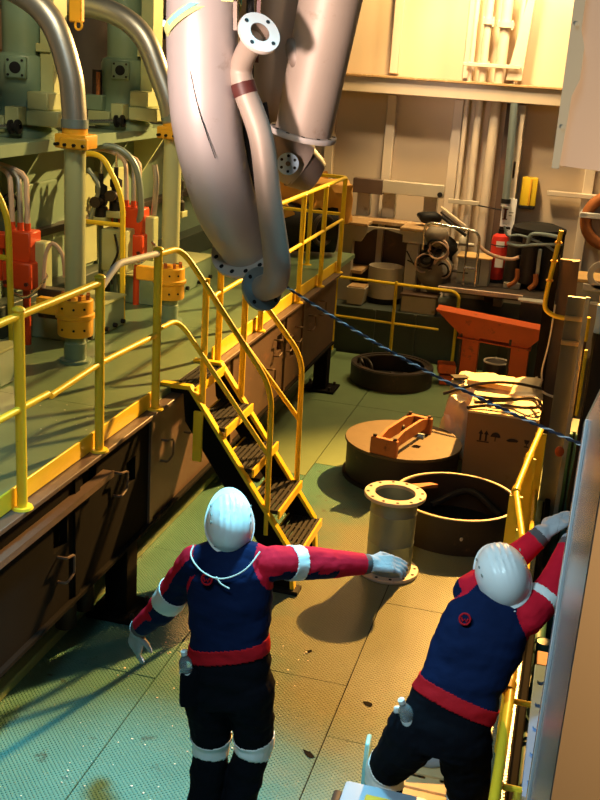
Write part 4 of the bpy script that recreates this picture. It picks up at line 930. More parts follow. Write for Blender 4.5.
# slings
sl = thing('lifting_sling', 'yellow green webbing sling around the top of the elbow pipe', 'sling', (-1.95, 5.4, 4.0))
def band(path, c, tilt, rad, hw, n=40):
    """flat webbing loop around a pipe"""
    m = MB(); u, v, d = m.frame(tilt); c = V(c)
    m.revolve([(rad, -hw), (rad+.007, -hw), (rad+.007, hw), (rad, hw)], c, tilt, n, closed=True); return m
part('loop', band(None, (-2.0, 5.41, 3.90), (-.52, .15, .84), .20, .026), 'webbing', sl)
part('teal_edge', band(None, (-1.995, 5.408, 3.912), (-.52, .15, .84), .204, .012), 'webbing_teal', sl)
def strap(a, b, wv, th=.008):
    a, b, wv = V(a), V(b), V(wv); d = (b-a).normalized(); nn = d.cross(wv).normalized()*th
    return MB().prism([a-wv, a+wv, b+wv, b-wv], nn)
part('strap', strap((-1.82, 5.26, 3.98), (-1.55, 5.4, 5.6), (.03, 0, 0)), 'webbing', sl)
s2 = thing('lifting_sling', 'dark red and tan sling straps rising between the elbow and slim pipes', 'sling', (-1.8, 5.5, 3.6))
part('strap', strap((-1.775, 5.54, 3.62), (-1.83, 5.46, 5.6), (.022, 0, 0)), 'black', s2)
part('strap', strap((-1.735, 5.52, 3.70), (-1.74, 5.46, 5.6), (.010, 0, 0)), 'tape', s2)
part('strap', strap((-1.80, 5.34, 3.85), (-1.90, 5.36, 5.6), (.010, 0, 0)), 'primer_dark', s2)
part('lower_loop', MB().tube(bez([(-1.80, 5.52, 3.66), (-1.79, 5.60, 3.3), (-1.70, 5.66, 2.95), (-1.64, 5.62, 3.1), (-1.70, 5.56, 3.5)], 22), .022, 8), 'black', s2)

# tag line: two-tone twisted rope
p0, p1 = V((-1.56, 5.53, 2.56)), V((.155, 4.62, 2.175))
L = 90; rp_ = []
for i in range(L+1):
    t = i/L; p = p0.lerp(p1, t); p.z -= .05*math.sin(math.pi*t); rp_.append(p)
tg = thing('tag_line', 'blue black and white twisted rope stretched from the hanging pipes to the right', 'rope', p1-V((0, 0, 0)))
part('core', MB().tube(rp_, .006, 8), 'rope_blue', tg)
for ph, mm, r_ in ((0, 'rope_white', .0036), (math.pi, 'rope_blue', .0042)):
    h = []
    u, v, d = MB().frame(p1-p0)
    for i in range(3*L+1):
        t = i/(3*L); p = p0.lerp(p1, t); p.z -= .05*math.sin(math.pi*t); a = ph+2*math.pi*t*20
        h.append(p+.0055*(math.cos(a)*u+math.sin(a)*v))
    part('strand', MB().tube(h, r_, 6), mm, tg)

# =================================================================== NEAR PANELS AND PIT MACHINERY
cab = thing('steel_cabinet', 'tall cabinet, warm reflection painted tan on its front, brushed steel side, close at the right frame edge', 'cabinet', (.3, 2.2, 0))
F_, N_ = [(.082, 2.6), (.100, 1.85)]
def quad_prism(a, b, za, zb, zl, tx, m):
    return m
part('steel_side', MB().prism([(.083, 2.6, .6), (.083, 2.6, 2.905), (.105, 1.85, 3.3), (.105, 1.85, .6)], (.012, 0, 0)), 'brushed', cab)
part('front', MB().prism([(.107, 1.84, .6), (1.1, 1.84, .6), (1.1, 1.84, 3.35), (.107, 1.84, 3.3)], (0, .012, 0)), 'warm_tint_metal', cab)
part('top', MB().prism([(.083, 2.6, 2.905), (1.1, 2.6, 2.905), (1.1, 1.85, 3.34), (.107, 1.85, 3.31)], (0, 0, .012)), 'warm_tint_metal', cab)
part('back', MB().bx(.095, 1.1, 2.588, 2.6, .6, 2.9), 'warm_tint_metal', cab)
part('seam_strip', MB().prism([(.0815, 2.42, .6), (.0815, 2.42, 2.98), (.0805, 2.44, 2.975), (.0805, 2.44, .6)], (.006, 0, 0)), 'pale_grey', cab)
ep = thing('bolted_flange_bar', 'bluish white steel bar with a row of bolts along the pit edge', 'bar', (.14, 4.2, .86))
part('bar', MB().bx(.10, .175, 3.0, 4.86, .86, .90, .004), 'flange_blue', ep)
for i in range(9): part('bolt', MB().cyl((.135, 3.1+i*.2, .90), (.135, 3.1+i*.2, .908), .016, n=6), 'flange_blue', ep)
part('end_stub', MB().bx(.105, .165, 4.86, 5.0, .80, .9, .004), 'rust_orange', ep)
part('web', MB().bx(.15, .175, 3.0, 4.86, -.4, .86), 'hull_dark', ep)
tpn = thing('hanging_panel', 'grey sheet metal panel hanging at the top right, bolts along its edge', 'panel', (.3, 2.2, 3.57))
part('sheet', MB().prism([(-.052, 2.2, 3.565), (.5, 2.2, 3.54), (.5, 2.2, 4.6), (-.052, 2.2, 4.6)], (0, .012, 0)), 'panel_grey', tpn)
part('edge_flange', MB().prism([(-.066, 2.185, 3.56), (-.052, 2.185, 3.56), (-.046, 2.185, 3.70), (-.035, 2.185, 3.73), (-.035, 2.185, 3.79), (-.045, 2.185, 3.82), (-.045, 2.185, 4.6), (-.064, 2.185, 4.6)], (0, .04, 0)), 'cabinet_grey', tpn)
for z in (3.64, 3.83, 3.90, 3.97, 4.04): part('bolt', MB().cyl((-.055, 2.186, z), (-.055, 2.181, z), .004, n=8), 'cabinet_grey', tpn)

pm = thing('green_pump_skid', 'dark green pump and pipework in the pit beyond the yellow pit railing', 'pump', (.5, 6.5, -1.65))
part('pump_body', MB().revolve([(.001, -.5), (.28, -.5), (.32, -.4), (.32, .4), (.28, .5), (.001, .5)], (.45, 5.9, -1.0), (0, 1, 0), 28), 'machine_teal', pm)
for i, (x, y) in enumerate(((.18, 6.9), (.32, 7.5), (.1, 8.3), (.25, 6.2))):
    v = part('riser', MB().cyl((x, y, -1.65), (x, y, -.1-.1*i), .05, n=14), 'machine_teal', pm)
    for zz in (-.5, -.9): part('riser_flange', MB().cyl((x, y, zz), (x, y, zz+.06), .095, n=18), 'machine_teal', v)
part('manifold', MB().tube([(.15, 5.0, -.55), (.15, 8.6, -.55), (.15, 8.6, -1.6)], .06, 14, .15), 'machine_teal', pm)
part('manifold', MB().tube([(.42, 5.0, -.3), (.42, 8.8, -.3), (.9, 8.8, -.3)], .045, 12, .12), 'galvanised', pm)
for i in range(3): part('hand_wheel', MB().torus((.2, 5.5+i*.9, -.38), (.2, -.4, 1), .09, .014, 20, 6), 'machine_teal', pm)
part('teal_tank', MB().revolve([(.001, 0), (.24, 0), (.26, .05), (.26, .7), (.001, .75)], (.32, 4.9, -1.2), n=24), 'cyan_plastic', pm)
gl = thing('green_locker', 'green ribbed lockers standing in the pit below the rope end', 'locker', (.25, 9.9, -1.65))
for i in range(5): part('rib_panel', MB().bx(.12+.13*i, .23+.13*i, 9.7, 9.78, -1.65, .55, .01), 'machine_teal', gl)
part('locker_body', MB().bx(.1, .8, 9.78, 10.2, -1.65, .55), 'hull_dark', gl)

# loose things by the leaning worker's feet
tb = thing('blue_toolbox', 'light blue lidded case with black rubber edge at the bottom frame edge', 'case', (-.55, 4.0, 0))
part('body', MB().bx(-.66, -.30, 3.55, 4.0, .0, .565, .02), 'toolbox_blue', tb)
part('lid', MB().bx(-.67, -.29, 3.54, 4.02, .565, .615, .018), 'toolbox_blue', tb)
part('rubber_edge', MB().bx(-.71, -.67, 3.54, 3.96, .0, .60, .015), 'black', tb)
part('yellow_lip', MB().bx(-.56, -.30, 3.86, 3.93, .615, .635, .006), 'collar_yellow', tb)
plt = thing('wooden_pallet', 'pale wooden pallet of loose slats under the leaning worker', 'pallet', (-.35, 4.9, 0))
for i in range(8): part('slat', MB().box((-.34, 4.55+i*.115+rng.uniform(-.01, .01), .105+rng.uniform(-.004, .004)), (.46, .092, .018), rng.uniform(-.03, .03), .003), 'pallet_wood', plt)
for x in (-.52, -.34, -.16): part('bearer', MB().bx(x-.04, x+.04, 4.5, 5.42, .002, .095, .004), 'pallet_wood', plt)
cl = thing('folded_cloth', 'blue grey folded cloth on the pallet between the leaning worker\'s legs', 'cloth', (-.33, 5.0, .12))
def cloth():
    m = MB().box((-.34, 4.98, .155), (.27, .13, .07), .25, .025); bmesh.ops.subdivide_edges(m.bm, edges=m.bm.edges[:], cuts=2, use_grid_fill=True)
    for v in m.bm.verts: v.co += noise.noise_vector(v.co*14)*.014
    return m
part('cloth', cloth(), 'cloth_blue', cl)
part('stitch_band', MB().box((-.34, 4.93, .185), (.25, .012, .012), .25), 'pale_grey', cl)
cy = thing('cyan_sheet', 'crumpled cyan plastic sheet standing by the leaning worker\'s left leg', 'plastic sheet', (-.64, 4.42, 0))
part('sheet', crumple(MB().bx(-.655, -.63, 4.38, 4.47, 0.0, .56, .006), .012, 8, 3, 4), 'cyan_plastic', cy)
# floor debris and stains
m = MB(); rg = random.Random(11)
for i in range(150):
    x = rg.uniform(-2.48, -1.3); y = rg.uniform(3.2, 5.9) if i < 115 else rg.uniform(5.2, 6.4)
    s_ = rg.uniform(.003, .009)*(1.6 if rg.random() < .12 else 1); m.box((x, y, s_*.25), (s_, s_*rg.uniform(.6, 1.4), s_*.5), rg.uniform(0, 3))
solo('paint_chips', m, 'chips', 'pale paint chips scattered over the teal deck at lower left', 'debris', kind='stuff')
m = MB()
for i in range(60):
    x = rg.uniform(-3.9, -2.75); y = rg.uniform(3.6, 6.2); s_ = rg.uniform(.004, .012)
    m.box((x, y, 1.4555), (s_, s_, .002), rg.uniform(0, 3))
solo('paint_flecks', m, 'chips', 'pale flecks scattered over the walkway floor behind the near railing', 'debris', kind='stuff')
def smear(x, y, a, b, rz, seed):
    m = MB(); pts = []
    for i in range(14):
        t = 2*math.pi*i/14; q = 1+.45*noise.noise(V((math.cos(t)*1.5+seed, math.sin(t)*1.5, seed)))
        px, py = a*q*math.cos(t), b*q*math.sin(t); pts.append((x+px*math.cos(rz)-py*math.sin(rz), y+px*math.sin(rz)+py*math.cos(rz), .0008))
    return m.prism(pts, (0, 0, .0022))
for i, (x, y, a, b, rz, l) in enumerate(((-.83, 5.55, .055, .03, -.4, 'dark oily scrap on the deck left of the leaning worker'), (-1.33, 6.0, .05, .022, .8, 'small dark scrap on the deck right of the standing worker'), (-1.05, 4.95, .07, .03, -.6, 'dark scrap lying across the plate seam'))):
    solo('oily_scrap', smear(x, y, a*.65, b*.6, rz, i*3.1), 'girder_dark', l, 'scrap')
solo('white_washer', MB().torus((-1.66, 4.83, .008), (0, 0, 1), .03, .008, 20, 6), 'white', 'white ring lying on the deck beside the standing worker\'s hip bottle', 'ring')

# =================================================================== WORKERS
def remesh(mb, vox, smooth=3, disp=0.0, dscale=.08):
    me = mb.mesh('tmp'); o = bpy.data.objects.new('tmp', me); COL.objects.link(o)
    q = o.modifiers.new('r', 'REMESH'); q.mode = 'VOXEL'; q.voxel_size = vox
    q = o.modifiers.new('s', 'SMOOTH'); q.iterations = smooth; q.factor = .5
    dg = bpy.context.evaluated_depsgraph_get(); dg.update()
    out = bpy.data.meshes.new_from_object(o.evaluated_get(dg)); bpy.data.objects.remove(o); bpy.data.meshes.remove(me)
    return out
def seg_d(p, a, b):
    ab = b-a; t = max(0, min(1, (p-a).dot(ab)/ab.length_squared)); return (p-(a+ab*t)).length, t

def hand(mb, wrist, d, nrm, thumb, curl, s=1.0):
    """glove: palm, four unequal curled fingers, thumb from the side. d along hand, nrm back-of-hand normal, thumb side vector"""
    d = V(d).normalized(); nrm = V(nrm); nrm = (nrm-d*nrm.dot(d)).normalized(); th = d.cross(nrm)
    if th.dot(V(thumb)) < 0: th = -th
    w = V(wrist)
    for k in (-.028, -.01, .01, .028):
        mb.caps(w+d*.012*s+th*k*.7*s, w+d*.088*s+th*k*s, .017*s, .0145*s, 10)
    mb.caps(w-d*.03*s, w+d*.02*s, .027*s, .026*s, 12)
    bones = []
    for i, (k, ln) in enumerate(((.030, .072), (.0105, .080), (-.0095, .074), (-.029, .058))):
        p = w+d*.09*s+th*k*s; a = curl*(1+.12*i); dirv = d.copy(); r = .0098*s
        sp_ = th*(k*1.6)
        for j, fr in enumerate((.45, .32, .23)):
            a_ = a*(.55+.55*j); dv = (d*math.cos(a_)-nrm*math.sin(a_)+sp_*.6).normalized()
            q = p+dv*ln*fr*s*1.05; mb.caps(p, q, r*(1-.06*j), r*(.94-.06*j), 8); p = q
    p = w+d*.028*s+th*.03*s; q = p+(d*.55+th*.7-nrm*.35).normalized()*.04*s; mb.caps(p, q, .0135*s, .0115*s, 8)
    r_ = q+(d*.85+th*.15-nrm*.45).normalized()*.034*s; mb.caps(q, r_, .0112*s, .0095*s, 8)

def worker(label, loc, J, torso, helmet_c, hf, hu, armred, lefthand, righthand, voxel=.0065, seed=0, hs=1.0):
    T = thing('person', label, 'person', loc, 'workers in coveralls')
    J = {k: V(v) for k, v in J.items()}
    mb = MB()
    # torso: elliptical sections  (centre, right vector*rx, forward vector*ry)
    rs = []
    for c, rv, fv in torso:
        c, rv, fv = V(c), V(rv), V(fv)
        rs.append([c+rv*math.copysign(abs(math.cos(2*math.pi*i/28))**.8, math.cos(2*math.pi*i/28))+fv*math.copysign(abs(math.sin(2*math.pi*i/28))**.85, math.sin(2*math.pi*i/28)) for i in range(28)])
    mb.rings(rs)
    bones = []
    def bone(a, b, r0, r1, tag):
        mb.caps(J[a], J[b], r0, r1, 16); bones.append((J[a], J[b], r0, r1, tag))
    for s in 'LR':
        bone('sh'+s, 'el'+s, .084, .076, 'upper'+s); bone('el'+s, 'wr'+s, .073, .050, 'fore'+s)
        bone('hip'+s, 'kn'+s, .132, .094, 'thigh'+s); bone('kn'+s, 'an'+s, .094, .082, 'shin'+s)
        # baggy folds at elbow, knee and cuff
        mb.torus(J['wr'+s].lerp(J['el'+s], .12), J['wr'+s]-J['el'+s], .040, .016, 18, 8)
        k = J['kn'+s]; dd = (J['an'+s]-k).normalized()
        mb.torus(k+dd*.30, dd, .062, .02, 20, 8)
        f = V(J['toe'+s]); mb.caps(J['an'+s]-V((0, 0, .0)), J['an'+s]+V((0, 0, -.03)), .062, .058); mb.caps(J['an'+s]+V((0, 0, -.035)), f, .05, .046)
        bones.append((J['an'+s]+V((0, 0, -.01)), f, .05, .046, 'boot'))
        # shoulder bridge
        mb.caps(J['neck'], J['sh'+s], .07, .076, 14)
    mb.caps(J['neck'], J['head'], .062, .058, 16); bones.append((J['neck'], J['head'], .06, .05, 'skin'))
    # head with face
    hf, hu = V(hf).normalized(), V(hu).normalized(); hr = hf.cross(hu).normalized(); hu = hr.cross(hf).normalized()
    M = Matrix((hr, hf, hu)).transposed(); hc = V(helmet_c)-hu*.055
    mb.ball(hc, (.075, .095, .115), 20, M); mb.ball(hc+hf*.025-hu*.06, (.055, .062, .06), 16, M)
    mb.caps(hc+hf*.092+hu*.01, hc+hf*.112-hu*.03, .010, .015, 8)               # nose
    mb.caps(hc+hf*.088-hu*.066-hr*.02, hc+hf*.088-hu*.066+hr*.02, .010, .010, 8)  # lips
    mb.caps(hc+hf*.078-hu*.098, hc+hf*.082-hu*.1, .022, .02, 8)                # chin
    for s in (-1, 1):
        mb.ball(hc+hr*.077*s-hf*.008-hu*.02, (.012, .022, .033), 10, M)       # ears
        mb.caps(hc+hf*.086+hu*.022+hr*.018*s, hc+hf*.08+hu*.022+hr*.045*s, .009, .008, 8)  # brow
    bones.append((hc-hu*.05, hc+hu*.05, .1, .1, 'skin'))
    hand(mb, *lefthand); hand(mb, *righthand)
    me = remesh(mb, voxel, 4)
    nv = len(me.vertices); co = np.empty(nv*3); me.vertices.foreach_get('co', co); co = co.reshape(-1, 3)
    no = np.empty(nv*3); me.vertices.foreach_get('normal', no); no = no.reshape(-1, 3)
    A_ = lambda v: np.array(v[:], float)
    def sd(P, a, b):
        a, b = A_(a), A_(b); ab = b-a; t = np.clip(((P-a)@ab)/(ab@ab), 0, 1)
        return np.linalg.norm(P-(a+t[:, None]*ab), axis=1), t
    bones.append((J['pelvis'], J['chest'], .165, .165, 'torso')); bones.append((J['chest'], J['neck'], .15, .10, 'torso'))
    for s in 'LR': bones.append((J['chest'].lerp(J['neck'], .75), J['chest'].lerp(J['neck'], .75).lerp(J['sh'+s], armred.get('sp'+s, .78)), .08, .085, 'torso'))
    # soft cloth folds away from the head and hands
    dskin = np.min([sd(co, a, b)[0] for a, b, _, _, t_ in bones if t_ == 'skin'], axis=0)
    dh = np.minimum(np.linalg.norm(co-A_(J['wrL']), axis=1), np.linalg.norm(co-A_(J['wrR']), axis=1))
    kk = np.clip((dskin-.13)/.05, 0, 1)*np.clip((dh-.12)/.08, 0, 1)
    nz = np.array([noise.noise(V((x*7+seed, y*7, z*15)))+.35*noise.noise(V((x*19, y*19+seed, z*30))) for x, y, z in co])
    co = co+no*(kk*(.010*nz))[:, None]
    me.vertices.foreach_set('co', co.ravel()); me.update()
    for q in ('navy', 'trouser', 'fabric_red', 'reflective', 'skin', 'glove', 'boot', 'belt_red', 'glove_dark'): me.materials.append(MATS[q])
    nf = len(me.polygons); C = np.empty(nf*3); me.polygons.foreach_get('center', C); C = C.reshape(-1, 3)
    N = np.empty(nf*3); me.polygons.foreach_get('normal', N); N = N.reshape(-1, 3)
    E = []; Tt = []
    for a, b, r0, r1, t_ in bones:
        d_, t = sd(C, a, b); E.append(d_-(r0+(r1-r0)*t)); Tt.append(t)
    E = np.array(E); Tt = np.array(Tt); bi = E.argmin(0); t = Tt[bi, np.arange(nf)]
    names = np.array([q[4] for q in bones])[bi]
    bu = V(J['beltup']).normalized(); h = (C-A_(J['belt']))@A_(bu)
    idx = np.zeros(nf, int)
    low = h < 0; idx[low] = 1
    trunk = (names == 'torso') | (names == 'thighL') | (names == 'thighR')
    idx[trunk & (np.abs(h) < .033) & (np.linalg.norm(C-A_(J['belt']), axis=1) < .32)] = 7
    idx[names == 'boot'] = 6; idx[(names == 'skin')] = 4
    nk_ = (J['head']-J['neck']).normalized(); idx[(names == 'skin') & (((C-A_(J['neck']))@A_(nk_)) < .035)] = 0
    for s in 'LR':
        up = names == 'upper'+s; fo = names == 'fore'+s; red = N@A_(V(armred[s]).normalized())
        idx[up | fo] = 0
        idx[up & (red > armred.get('r'+s, -.15))] = 2; idx[fo & (red > armred['f'+s])] = 2
        idx[up & (t > armred['band'+s][0]) & (t < armred['band'+s][1])] = 3
        idx[fo & (t > .87)] = 8
        idx[(names == 'thigh'+s) & (t > .90)] = 3; idx[(names == 'shin'+s) & (t < J['band'].x)] = 3
        ax_ = A_((J['wr'+s]-J['el'+s]).normalized()); wr = A_(J['wr'+s]); hd = ((C-wr)@ax_ > .005) & (np.linalg.norm(C-wr, axis=1) < .24) & (names != 'torso') & (names != 'skin')
        nn = A_(V((lefthand if s == 'L' else righthand)[2]).normalized())
        idx[hd] = 5; idx[hd & (N@nn < -.25)] = 8
    me.polygons.foreach_set('material_index', idx); me.polygons.foreach_set('use_smooth', np.ones(nf, bool)); me.update()
    ls = np.empty(nf, int); lt = np.empty(nf, int); me.polygons.foreach_get('loop_start', ls); me.polygons.foreach_get('loop_total', lt)
    lv = np.empty(len(me.loops), int); me.loops.foreach_get('vertex_index', lv); me.vertices.foreach_get('normal', no.ravel()) if 0 else None
    nrm = np.empty(nv*3); me.vertices.foreach_get('normal', nrm); nrm = nrm.reshape(-1, 3)
    # raised bands, belt and gloves: shells lifted a few millimetres off the body
    def shell(sel, nm, mname, off):
        fs = np.nonzero(sel)[0]
        if not len(fs): return
        faces = [lv[ls[f]:ls[f]+lt[f]] for f in fs]; used = np.unique(np.concatenate(faces)); mp = {int(q): i for i, q in enumerate(used)}
        out = co[used]+nrm[used]*off-A_(loc); inn = co[used]-nrm[used]*.001-A_(loc); n_ = len(used)
        F = [[mp[int(q)] for q in f] for f in faces]; cnt = {}
        for f in F:
            for i in range(len(f)): cnt[(f[i], f[(i+1) % len(f)])] = 1
        rim = [(a, b) for a, b in cnt if (b, a) not in cnt]
        FF = F+[[b, a, a+n_, b+n_] for a, b in rim]
        m2 = bpy.data.meshes.new(nm); m2.from_pydata(np.vstack([out, inn]).tolist(), [], FF); m2.update()
        for p in m2.polygons: p.use_smooth = True
        part(nm, m2, mname, T)
    shell(idx == 7, 'belt', 'belt_red', .005)
    for s in 'LR':
        shell((idx == 3) & (names == 'upper'+s), 'reflective_band', 'reflective', .0045)
        shell((idx == 3) & ((names == 'thigh'+s) | (names == 'shin'+s)), 'reflective_band', 'reflective', .0045)
        o_ = 'R' if s == 'L' else 'L'
        shell((idx == 5) & (np.linalg.norm(C-A_(J['wr'+s]), axis=1) < np.linalg.norm(C-A_(J['wr'+o_]), axis=1)), 'glove', 'glove', .002)
    me.transform(Matrix.Translation(-V(loc)))
    b = bpy.data.objects.new('body', me); COL.objects.link(b); b.parent = T; W[b] = V(loc)
    # collar
    nk = J['neck']; nd_ = (J['head']-nk).normalized()
    part('collar', MB().revolve([(q*(1.14 if seed == 11 else 1), h_) for q, h_ in ((.078, -.02), (.088, -.03), (.085, .035), (.074, .04))], nk+nd_*(.03 if seed == 11 else .045), nd_, 28, closed=True), 'fabric_red' if seed == 11 else 'navy', T)
    # helmet
    hm = MB(); n = 96; rs = []
    C0 = V(helmet_c)-hu*.045
    for j in range(21):
        el = math.pi/2*j/20; row = []
        for i in range(n):
            a = 2*math.pi*i/n; x, y = math.sin(a), math.cos(a)
            rx, ry, rz = .108*hs, .138*hs, .138*hs
            k = math.cos(el)**.82; px, py, pz = rx*x*k, ry*y*k-(.0), rz*math.sin(el)**.92
            # three ridges along the crown
            if j > 3:
                g = max(math.exp(-((px-q)/.0055)**2) for q in (-.052, -.026, 0, .026, .052))*min(1, (j-3)/7)*min(1, max(.15, (py+.10)/.10))
                pz += .006*g
            row.append(C0+hr*px+hf*py+hu*pz)
        rs.append(row)
    hm.rings(rs, cap=False); bmesh.ops.remove_doubles(hm.bm, verts=hm.bm.verts[:], dist=1e-4)
    bmesh.ops.recalc_face_normals(hm.bm, faces=hm.bm.faces[:])
    bmesh.ops.solidify(hm.bm, geom=hm.bm.faces[:], thickness=.003)
    H = part('helmet', hm, 'helmet', T, 'white safety helmet')
    HS = Matrix.Diagonal((hs, hs, hs, 1)); br_ = MB(); rr_ = []
    for i in range(n):
        a = 2*math.pi*i/n; x, y = math.sin(a), math.cos(a)
        ext = .010+.045*max(0, y)**3
        rr_.append([C0+hr*x*.106+hf*y*.136+hu*.006, C0+hr*x*(.108+ext*.6)+hf*y*(.138+ext)-hu*(.004+.012*max(0, y)**3), C0+hr*x*(.107+ext*.6)+hf*y*(.137+ext)-hu*(.010+.012*max(0, y)**3), C0+hr*x*.104+hf*y*.134-hu*.003])
    rr_.append(rr_[0]); br_.rings(rr_, cap=False); bmesh.ops.remove_doubles(br_.bm, verts=br_.bm.verts[:], dist=1e-5)
    bmesh.ops.transform(br_.bm, matrix=Matrix.Translation(C0) @ HS @ Matrix.Translation(-C0), verts=br_.bm.verts[:])
    part('helmet_brim', br_, 'helmet', H)
    part('ratchet_knob', MB().cyl(C0-hf*.14*hs-hu*.02, C0-hf*.158*hs-hu*.022, .018, .015, 14), 'white', H)
    part('head_band', MB().revolve([(.088, 0), (.092, 0), (.092, .03), (.088, .03)], C0-hu*.03-hf*.0, hu, 30, closed=True), 'black', H)
    vent = MB()
    for s in (-1, 1):
        for q in range(3):
            p = C0+(hr*.085*s+hf*(.05-.04*q)+hu*.09)*hs; vent.ball(p+hr*.004*s+hu*.003, (.004, .009, .006), 6, M)
    part('vents', vent, 'cabinet_grey', H, kind='stuff')
    return T, J, hc, hr, hf, hu, M

# standing worker, back to the camera, looking up at the load with right arm stretched out
JL = dict(pelvis=(-1.30, 4.17, .95), belt=(-1.305, 4.16, 1.085), chest=(-1.325, 4.20, 1.42), neck=(-1.345, 4.22, 1.555), head=(-1.355, 4.255, 1.65),
          shL=(-1.50, 4.20, 1.475), elL=(-1.715, 4.34, 1.11), wrL=(-1.87, 4.42, .925), shR=(-1.145, 4.22, 1.525), elR=(-.925, 4.46, 1.455), wrR=(-.765, 4.62, 1.405),
          hipL=(-1.405, 4.17, .87), knL=(-1.385, 4.20, .515), anL=(-1.385, 4.12, .09), toeL=(-1.40, 4.30, .047),
          hipR=(-1.205, 4.17, .89), knR=(-1.175, 4.24, .545), anR=(-1.245, 4.16, .09), toeR=(-1.22, 4.34, .047), band=(.13, 0, 0), beltup=(-.28, .06, 1))
u = V((1, 0, .22)).normalized()
TL = [((-1.30, 4.17, .80), u*.165, V((0, .125, 0))), ((-1.30, 4.17, .92), u*.205, V((0, .135, 0))), ((-1.305, 4.16, 1.07), u*.20, V((0, .125, 0))),
      ((-1.31, 4.17, 1.16), u*.19, V((0, .120, 0))), ((-1.32, 4.19, 1.33), u*.205, V((0, .132, 0))), ((-1.325, 4.205, 1.46), u*.21, V((0, .125, 0))), ((-1.335, 4.215, 1.53), u*.15, V((0, .095, 0))), ((-1.342, 4.22, 1.57), u*.08, V((0, .07, 0)))]
w1 = worker('worker standing with back turned, right arm stretched out, white helmet tipped up', (-1.3, 4.17, 0), JL, TL, (-1.352, 4.235, 1.695), (-.27, .69, .67), (.24, -.62, .75),
            {'L': (-.80, .0, .6), 'fL': .25, 'rL': .42, 'bandL': (.62, .86), 'R': (.0, -.1, 1), 'fR': -2, 'spR': .35, 'bandR': (.30, .50)},
            ((-1.872, 4.422, .918), (-.22, .10, -1), (-.5, -.9, .1), (.9, -.4, 0), .4, 1.25),
            ((-.755, 4.63, 1.408), (.93, .25, .03), (-.1, -.45, .9), (.2, .9, -.3), .62, 1.25), seed=3, hs=1.03)
T = w1[0]
ew = MB().cyl((-1.395, 4.09, 1.465), (-1.395, 4.062, 1.469), .027, n=24)
part('emblem', ew, 'navy', T)
part('emblem_ring', MB().torus((-1.395, 4.061, 1.469), (0, -1, .15), .024, .0048, 24, 6).tube([(-1.410, 4.059, 1.478), (-1.402, 4.058, 1.460), (-1.395, 4.058, 1.472), (-1.388, 4.058, 1.460), (-1.380, 4.058, 1.478)], .0042, 6), 'belt_red', T, 'round red emblem on the back')
part('neck_cord', MB().tube(bez([(-1.50, 4.16, 1.575), (-1.495, 4.115, 1.55), (-1.45, 4.075, 1.52), (-1.39, 4.058, 1.495), (-1.33, 4.055, 1.49), (-1.27, 4.065, 1.51), (-1.215, 4.09, 1.55), (-1.18, 4.16, 1.605)], 26), .004, 6).tube(bez([(-1.345, 4.052, 1.492), (-1.32, 4.046, 1.47), (-1.28, 4.045, 1.455)], 8), .0036, 6).ball((-1.345, 4.05, 1.492), .0075, 8), 'cable_white', T, 'white cord around the shoulders')
def pocket(c, d, M=None):
    m = MB().box(c, d, 0, .018, M); return m
part('hip_pocket', pocket((-1.452, 4.04, .905), (.09, .05, .19), Matrix.Rotation(R(28), 3, 'Z')), 'trouser', T)


# leaning worker at the pit railing, reaching right
JR = dict(pelvis=(-.27, 4.13, .93), belt=(-.235, 4.17, 1.055), chest=(-.155, 4.33, 1.33), neck=(-.115, 4.41, 1.43), head=(-.11, 4.45, 1.53),
          shL=(-.235, 4.44, 1.455), elL=(-.12, 4.62, 1.50), wrL=(.035, 4.72, 1.665), shR=(.03, 4.39, 1.41), elR=(.115, 4.52, 1.50), wrR=(.175, 4.70, 1.66),
          hipL=(-.385, 4.12, .88), knL=(-.525, 4.26, .53), anL=(-.50, 4.14, .12), toeL=(-.54, 4.32, .077),
          hipR=(-.175, 4.13, .88), knR=(-.118, 4.20, .52), anR=(-.14, 4.05, .12), toeR=(-.12, 4.24, .077), band=(.16, 0, 0), beltup=(.30, .38, 1)); RED_COLLAR = 'fabric_red'
u = V((1, .0, -.16)).normalized(); fv = V((0, .9, -.35)).normalized()
TR = [((-.275, 4.10, .80), u*.17, fv*.125), ((-.27, 4.12, .90), u*.205, fv*.14), ((-.235, 4.17, 1.05), u*.195, fv*.125), ((-.215, 4.21, 1.13), u*.185, fv*.12),
      ((-.17, 4.29, 1.27), u*.20, fv*.125), ((-.14, 4.36, 1.38), u*.19, fv*.115), ((-.12, 4.40, 1.45), u*.15, fv*.09), ((-.115, 4.41, 1.475), u*.075, fv*.065)]
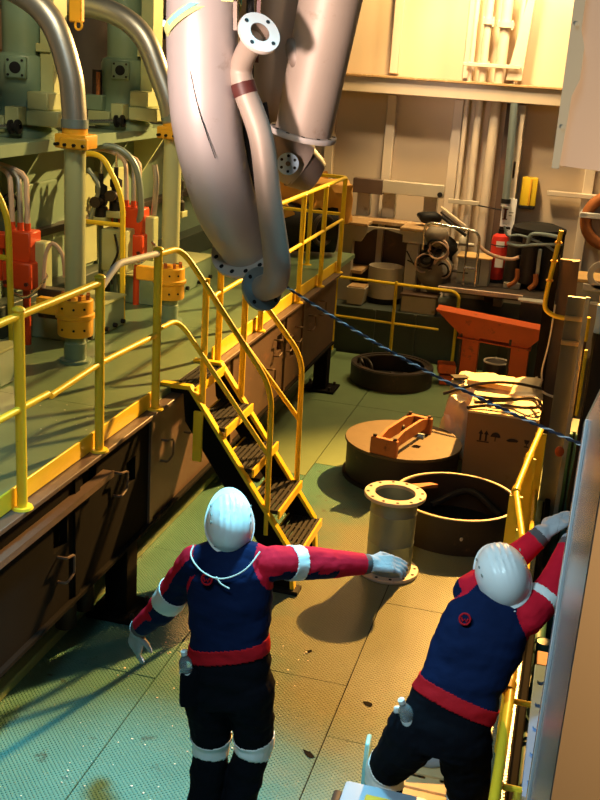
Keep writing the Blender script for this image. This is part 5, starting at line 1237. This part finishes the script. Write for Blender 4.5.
w2 = worker('worker leaning over the yellow pit railing, both arms reaching to the right', (-.27, 4.13, 0), JR, TR, (-.112, 4.44, 1.575), (-.38, .80, .40), (-.12, -.42, .85),
            {'L': (.2, -.3, 1), 'fL': -2, 'rL': .45, 'bandL': (.5, .68), 'R': (.2, -.8, .5), 'fR': -2, 'spR': .3, 'rR': -.75, 'bandR': (.50, .72)},
            ((.04, 4.725, 1.672), (.62, .35, .5), (-.35, -.45, .75), (.2, .9, .1), .55, 1.15),
            ((.18, 4.705, 1.668), (.5, .6, .5), (-.3, -.3, .85), (-.6, .6, 0), .5, 1.15), seed=11, hs=1.14)
T = w2[0]
part('emblem', MB().cyl((-.237, 4.27, 1.40), (-.240, 4.228, 1.4215), .027, n=24), 'navy', T)
part('emblem_ring', MB().torus((-.240, 4.2275, 1.422), (-.1, -.85, .5), .024, .0048, 24, 6).tube([(-.256, 4.228, 1.429), (-.248, 4.222, 1.413), (-.240, 4.224, 1.424), (-.232, 4.221, 1.412), (-.225, 4.226, 1.428)], .0042, 6), 'belt_red', T, 'round red emblem on the back')

def bottle(name, c, ax, label):
    t = thing(name, label, 'bottle', c, 'water bottles in hip pockets')
    part('body', MB().revolve([(.001, -.12), (.030, -.12), (.032, -.115), (.032, .02), (.03, .05), (.016, .075), (.0125, .08), (.0125, .095), (.001, .095)], c, ax, 24), 'bottle_clear', t)
    part('cap', MB().revolve([(.001, .088), (.0155, .088), (.0155, .108), (.001, .11)], c, ax, 18), 'white', t)
    part('label_sleeve', MB().revolve([(.0325, -.07), (.0332, -.07), (.0332, .0), (.0325, .0)], c, ax, 24, closed=True), 'bottle_label', t)
bottle('water_bottle', V((-1.470, 4.04, .995)), V((-.1, -.12, 1)), 'clear water bottle with white cap in the standing worker\'s pocket')
bottle('water_bottle', V((-.425, 4.05, .985)), V((-.35, -.25, 1)), 'clear water bottle with blue glints in the leaning worker\'s pocket')
bg = thing('white_clip', 'small white clip behind the leaning worker\'s bottle', 'clip', (-.475, 4.08, 1.0))
part('clip', MB().box((-.478, 4.07, 1.0), (.03, .02, .035), .4, .006), 'white', bg)
